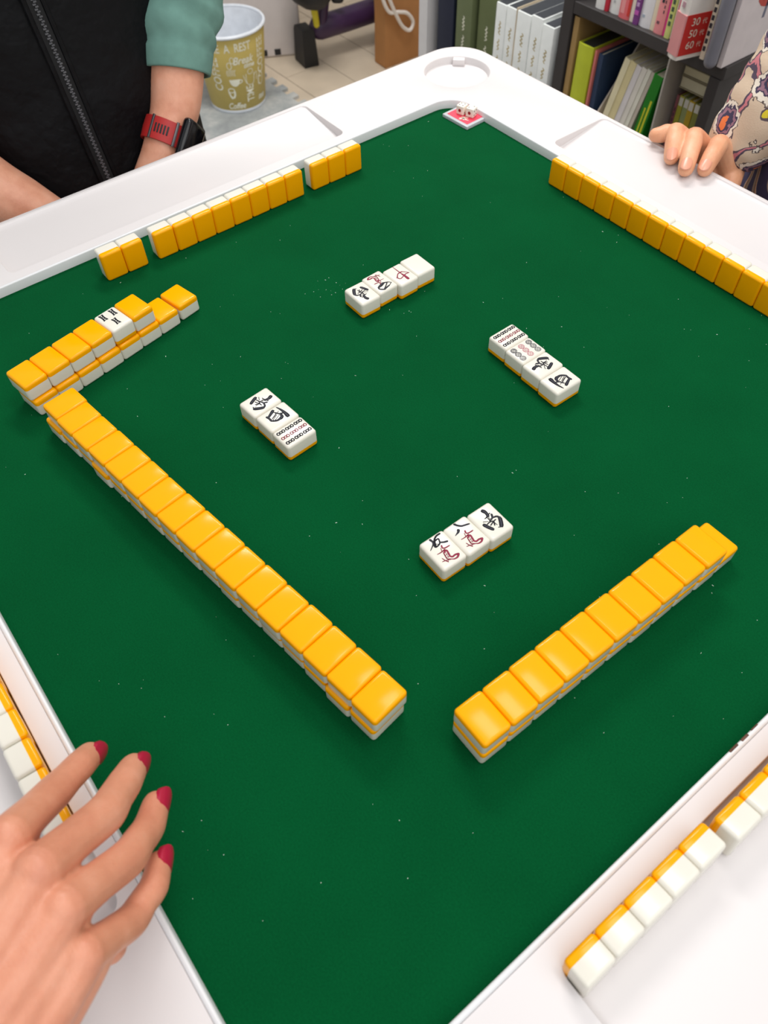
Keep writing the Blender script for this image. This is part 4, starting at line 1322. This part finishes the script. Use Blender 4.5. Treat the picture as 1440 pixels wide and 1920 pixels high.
# row of books on the top board
TB = -130.8
def dabs(n, z0, dz, w=.5, fx=.5): return [(fx, w, z0 + dz * k, z0 + dz * k + dz * .62) for k in range(n)]
INK = colour(52, 50, 58)
row = [
    (-281, 18, (232, 230, 226), None, 'white book at the left end of the top row', .3, 0),
    (-262, 6, (196, 40, 60), None, 'thin red book left of the broad white one', .1, 0),
    (-255, 22, (236, 236, 232), [('spine_print', colour(190, 190, 190), [(.45, .2, 16, 20)])], 'broad white book with rounded spine in the top row', .3, 0),
    (-232, 21.5, (236, 116, 120), [('spine_print', colour(214, 60, 50), [(.85, .3, 6, 180)]), ('spine_label', colour(242, 160, 160), [(.35, .35, 8, 90)])], 'coral red book right of the broad white one', .3, 0),
    (-209.5, 9, (238, 226, 208), None, 'thin cream book between the coral and purple ones', .2, 0),
    (-200, 9.5, (124, 62, 132), [('spine_print', colour(200, 160, 204), dabs(8, 26, 9)), ('spine_label', colour(196, 90, 180), [(.5, .8, 14, 20)])], 'thin purple book with pale lettering', .15, 0),
    (-190, 22.5, (236, 234, 236), [('spine_print', colour(90, 100, 130), dabs(9, 52, 8, .24, .42)), ('spine_label', colour(176, 186, 200), [(.35, .24, 14, 18)])], 'white book with blue grey lettering', .3, 0),
    (-167, 8.5, (236, 220, 192), None, 'thin cream book left of the salmon one', .2, 0),
    (-158, 17, (240, 150, 152), [('spine_print', INK, dabs(14, 44, 8, .26, .42) + dabs(16, 30, 7, .1, .7)), ('spine_label', colour(120, 80, 90), [(.35, .3, 14, 18)])], 'salmon pink book with black lettering', .25, 0),
    (-140.5, 5, (226, 60, 140), None, 'thin hot pink book', .1, 0),
    (-135, 9, (214, 218, 130), [('spine_print', colour(70, 90, 70), dabs(13, 18, 10, .5))], 'yellow green book with dark lettering', .15, 0),
    (-125.5, 15, (240, 236, 230), [('spine_print', colour(226, 84, 120), [(.28, .16, 22, 62), (.68, .16, 20, 66)]), ('spine_label', colour(150, 190, 110), [(.4, .3, 82, 92)])], 'white book with two pink bars on its spine', .2, 0),
    (-109.5, 9, (234, 226, 210), [('spine_print', INK, dabs(5, 20, 10, .45)), ('spine_label', colour(60, 110, 160), [(.55, .5, 76, 88)]), ('spine_print', INK, dabs(5, 94, 10, .45))], 'cream book with a blue dot on its spine', .2, 0),
    (-100, 6.5, (232, 234, 240), [('spine_print', colour(70, 86, 120), dabs(6, 84, 10, .5)), ('spine_label', colour(160, 170, 190), [(.5, .3, 20, 70)])], 'pale blue white book left of the red banded one', .15, 0),
]
for i, (u0, w, c_, mk_, lb, rd, ln) in enumerate(row):
    book('book', lb + ' on the black shelf' if len((lb + ' on the black shelf').split()) <= 16 else lb, 'book', u0, u0 + w, VF + 6 + (i * 7 % 5), TB, TB + 176 + (i * 11 % 17), 128, colour(*c_), 'row of books on the top board', mk_, round_=rd * .35)
# book with red band, pulled forward and turned a little
c0, v0 = -71.5, VF - 42
rb = book('book', 'white book pulled forward with red 30 50 60 band', 'book', c0 - 11, c0 + 11, v0, TB, TB + 188, 80, colour(238, 232, 224), 'row of books on the top board', round_=.12)
sh = Shape(); sh.box((c0 + 11, v0 + 2.5, TB + 6), (c0 + 11.5, v0 + 79, TB + 62)); part('paper_band', sh, colour(202, 46, 40), rb, smooth=None)
sh = Shape(); sh.box((c0 - 11.3, v0 - .4, TB + 6), (c0 + 11.4, v0 + 2.4, TB + 62)); part('paper_band', sh, colour(224, 150, 150), rb, smooth=None, label='spine part of the band, its sheen painted pale pink')  # sheen on the red band's spine, put into the colour
sh = Shape()
for k, (a, b_) in enumerate((('30', '\u4ee3'), ('50', '\u4ee3'), ('60', '\u4ee3'))):
    zc = TB + 51 - 16 * k
    add_text(sh, a, 15, Vector((c0 + 11.55, v0 + 20, zc)), Vector((0, 1, 0)), Vector((0, 0, 1)), .1)
    add_text(sh, b_, 8.5, Vector((c0 + 11.55, v0 + 36, zc - 1)), Vector((0, 1, 0)), Vector((0, 0, 1)), .1)
lt = part('band_lettering', sh, M['print_white'], rb, smooth=None); lt['kind'] = 'stuff'
sh = Shape()
for k in range(9): sh.box((c0 - 3, v0 - .9, TB + 70 + k * 12), (c0 + 3, v0 - .2, TB + 77 + k * 12))
part('spine_print', sh, colour(190, 150, 160), rb, smooth=None)
rb.rotation_euler[2] = -.27
more = [(-54, 7.5, (238, 224, 200), [('spine_print', INK, dabs(14, 12, 10.5, .6))], 'cream book with black lettering right of the red banded one'),
        (-46, 6.5, (232, 228, 220), [('spine_print', INK, dabs(9, 80, 9, .55)), ('spine_label', colour(120, 180, 110), [(.4, .5, 30, 84)])], 'white book with green and black lettering'),
        (-39, 6, (222, 212, 230), [('spine_print', INK, dabs(10, 78, 9, .7)), ('spine_label', colour(60, 54, 80), [(.55, .4, 22 + 8 * k, 27 + 8 * k) for k in range(4)])], 'lilac book with dense lettering left of the grey file')]
for i, (u0, w, c_, mk_, lb) in enumerate(more):
    book('book', lb, 'book', u0, u0 + w, VF - 8 + 3 * i, TB, TB + 178 + 4 * i, 128, colour(*c_), 'row of books on the top board', mk_, round_=.08)
gf = thing('clear_file', 'grey translucent plastic file at the right end of the top row', 'file', (-24, 1240, TB))
sh = Shape(); sh.tube([(-24, VF - 24, TB - .2 + 11), (-24, VF - 24, TB + 205)], [10, 10], 16, 1); part('spine', sh, colour(128, 128, 138, .25), gf)
sh = Shape(); sh.box((-32, VF - 22, TB + .2), (-30.4, VF + 190, TB + 205)); part('sheet', sh, colour(168, 168, 176, .25), gf)
fb = thing('magazine', 'white magazine with red heart print on its cover at the shelf end', 'magazine', (-16, 1290, TB))
sh = Shape(); sh.box((-20, VF - 10, TB + .2), (-11.5, VF + 190, TB + 215), .5, 1); part('cover', sh, colour(222, 212, 212), fb)
sh = Shape()
sh.ribbon([(40, 175), (62, 186), (84, 172), (110, 190), (118, 150), (98, 130), (70, 118), (58, 96)], 26, 20, Vector((-11.4, VF - 10, TB)), Vector((0, 1, 0)), Vector((0, 0, 1)), .15)
sh.ribbon([(62, 106), (56, 88), (80, 84), (112, 104), (150, 120)], 30, 34, Vector((-11.4, VF - 10, TB)), Vector((0, 1, 0)), Vector((0, 0, 1)), .2)
part('cover_print', sh, colour(196, 74, 64), fb, smooth=None)
sh = Shape()
for k in range(3): sh.box((-11.4, VF + 56 + 26 * k, TB + 52), (-11.2, VF + 62 + 26 * k, TB + 76))
part('cover_lettering', sh, colour(110, 110, 130), fb, smooth=None)
bpy.data.objects.remove(pp)
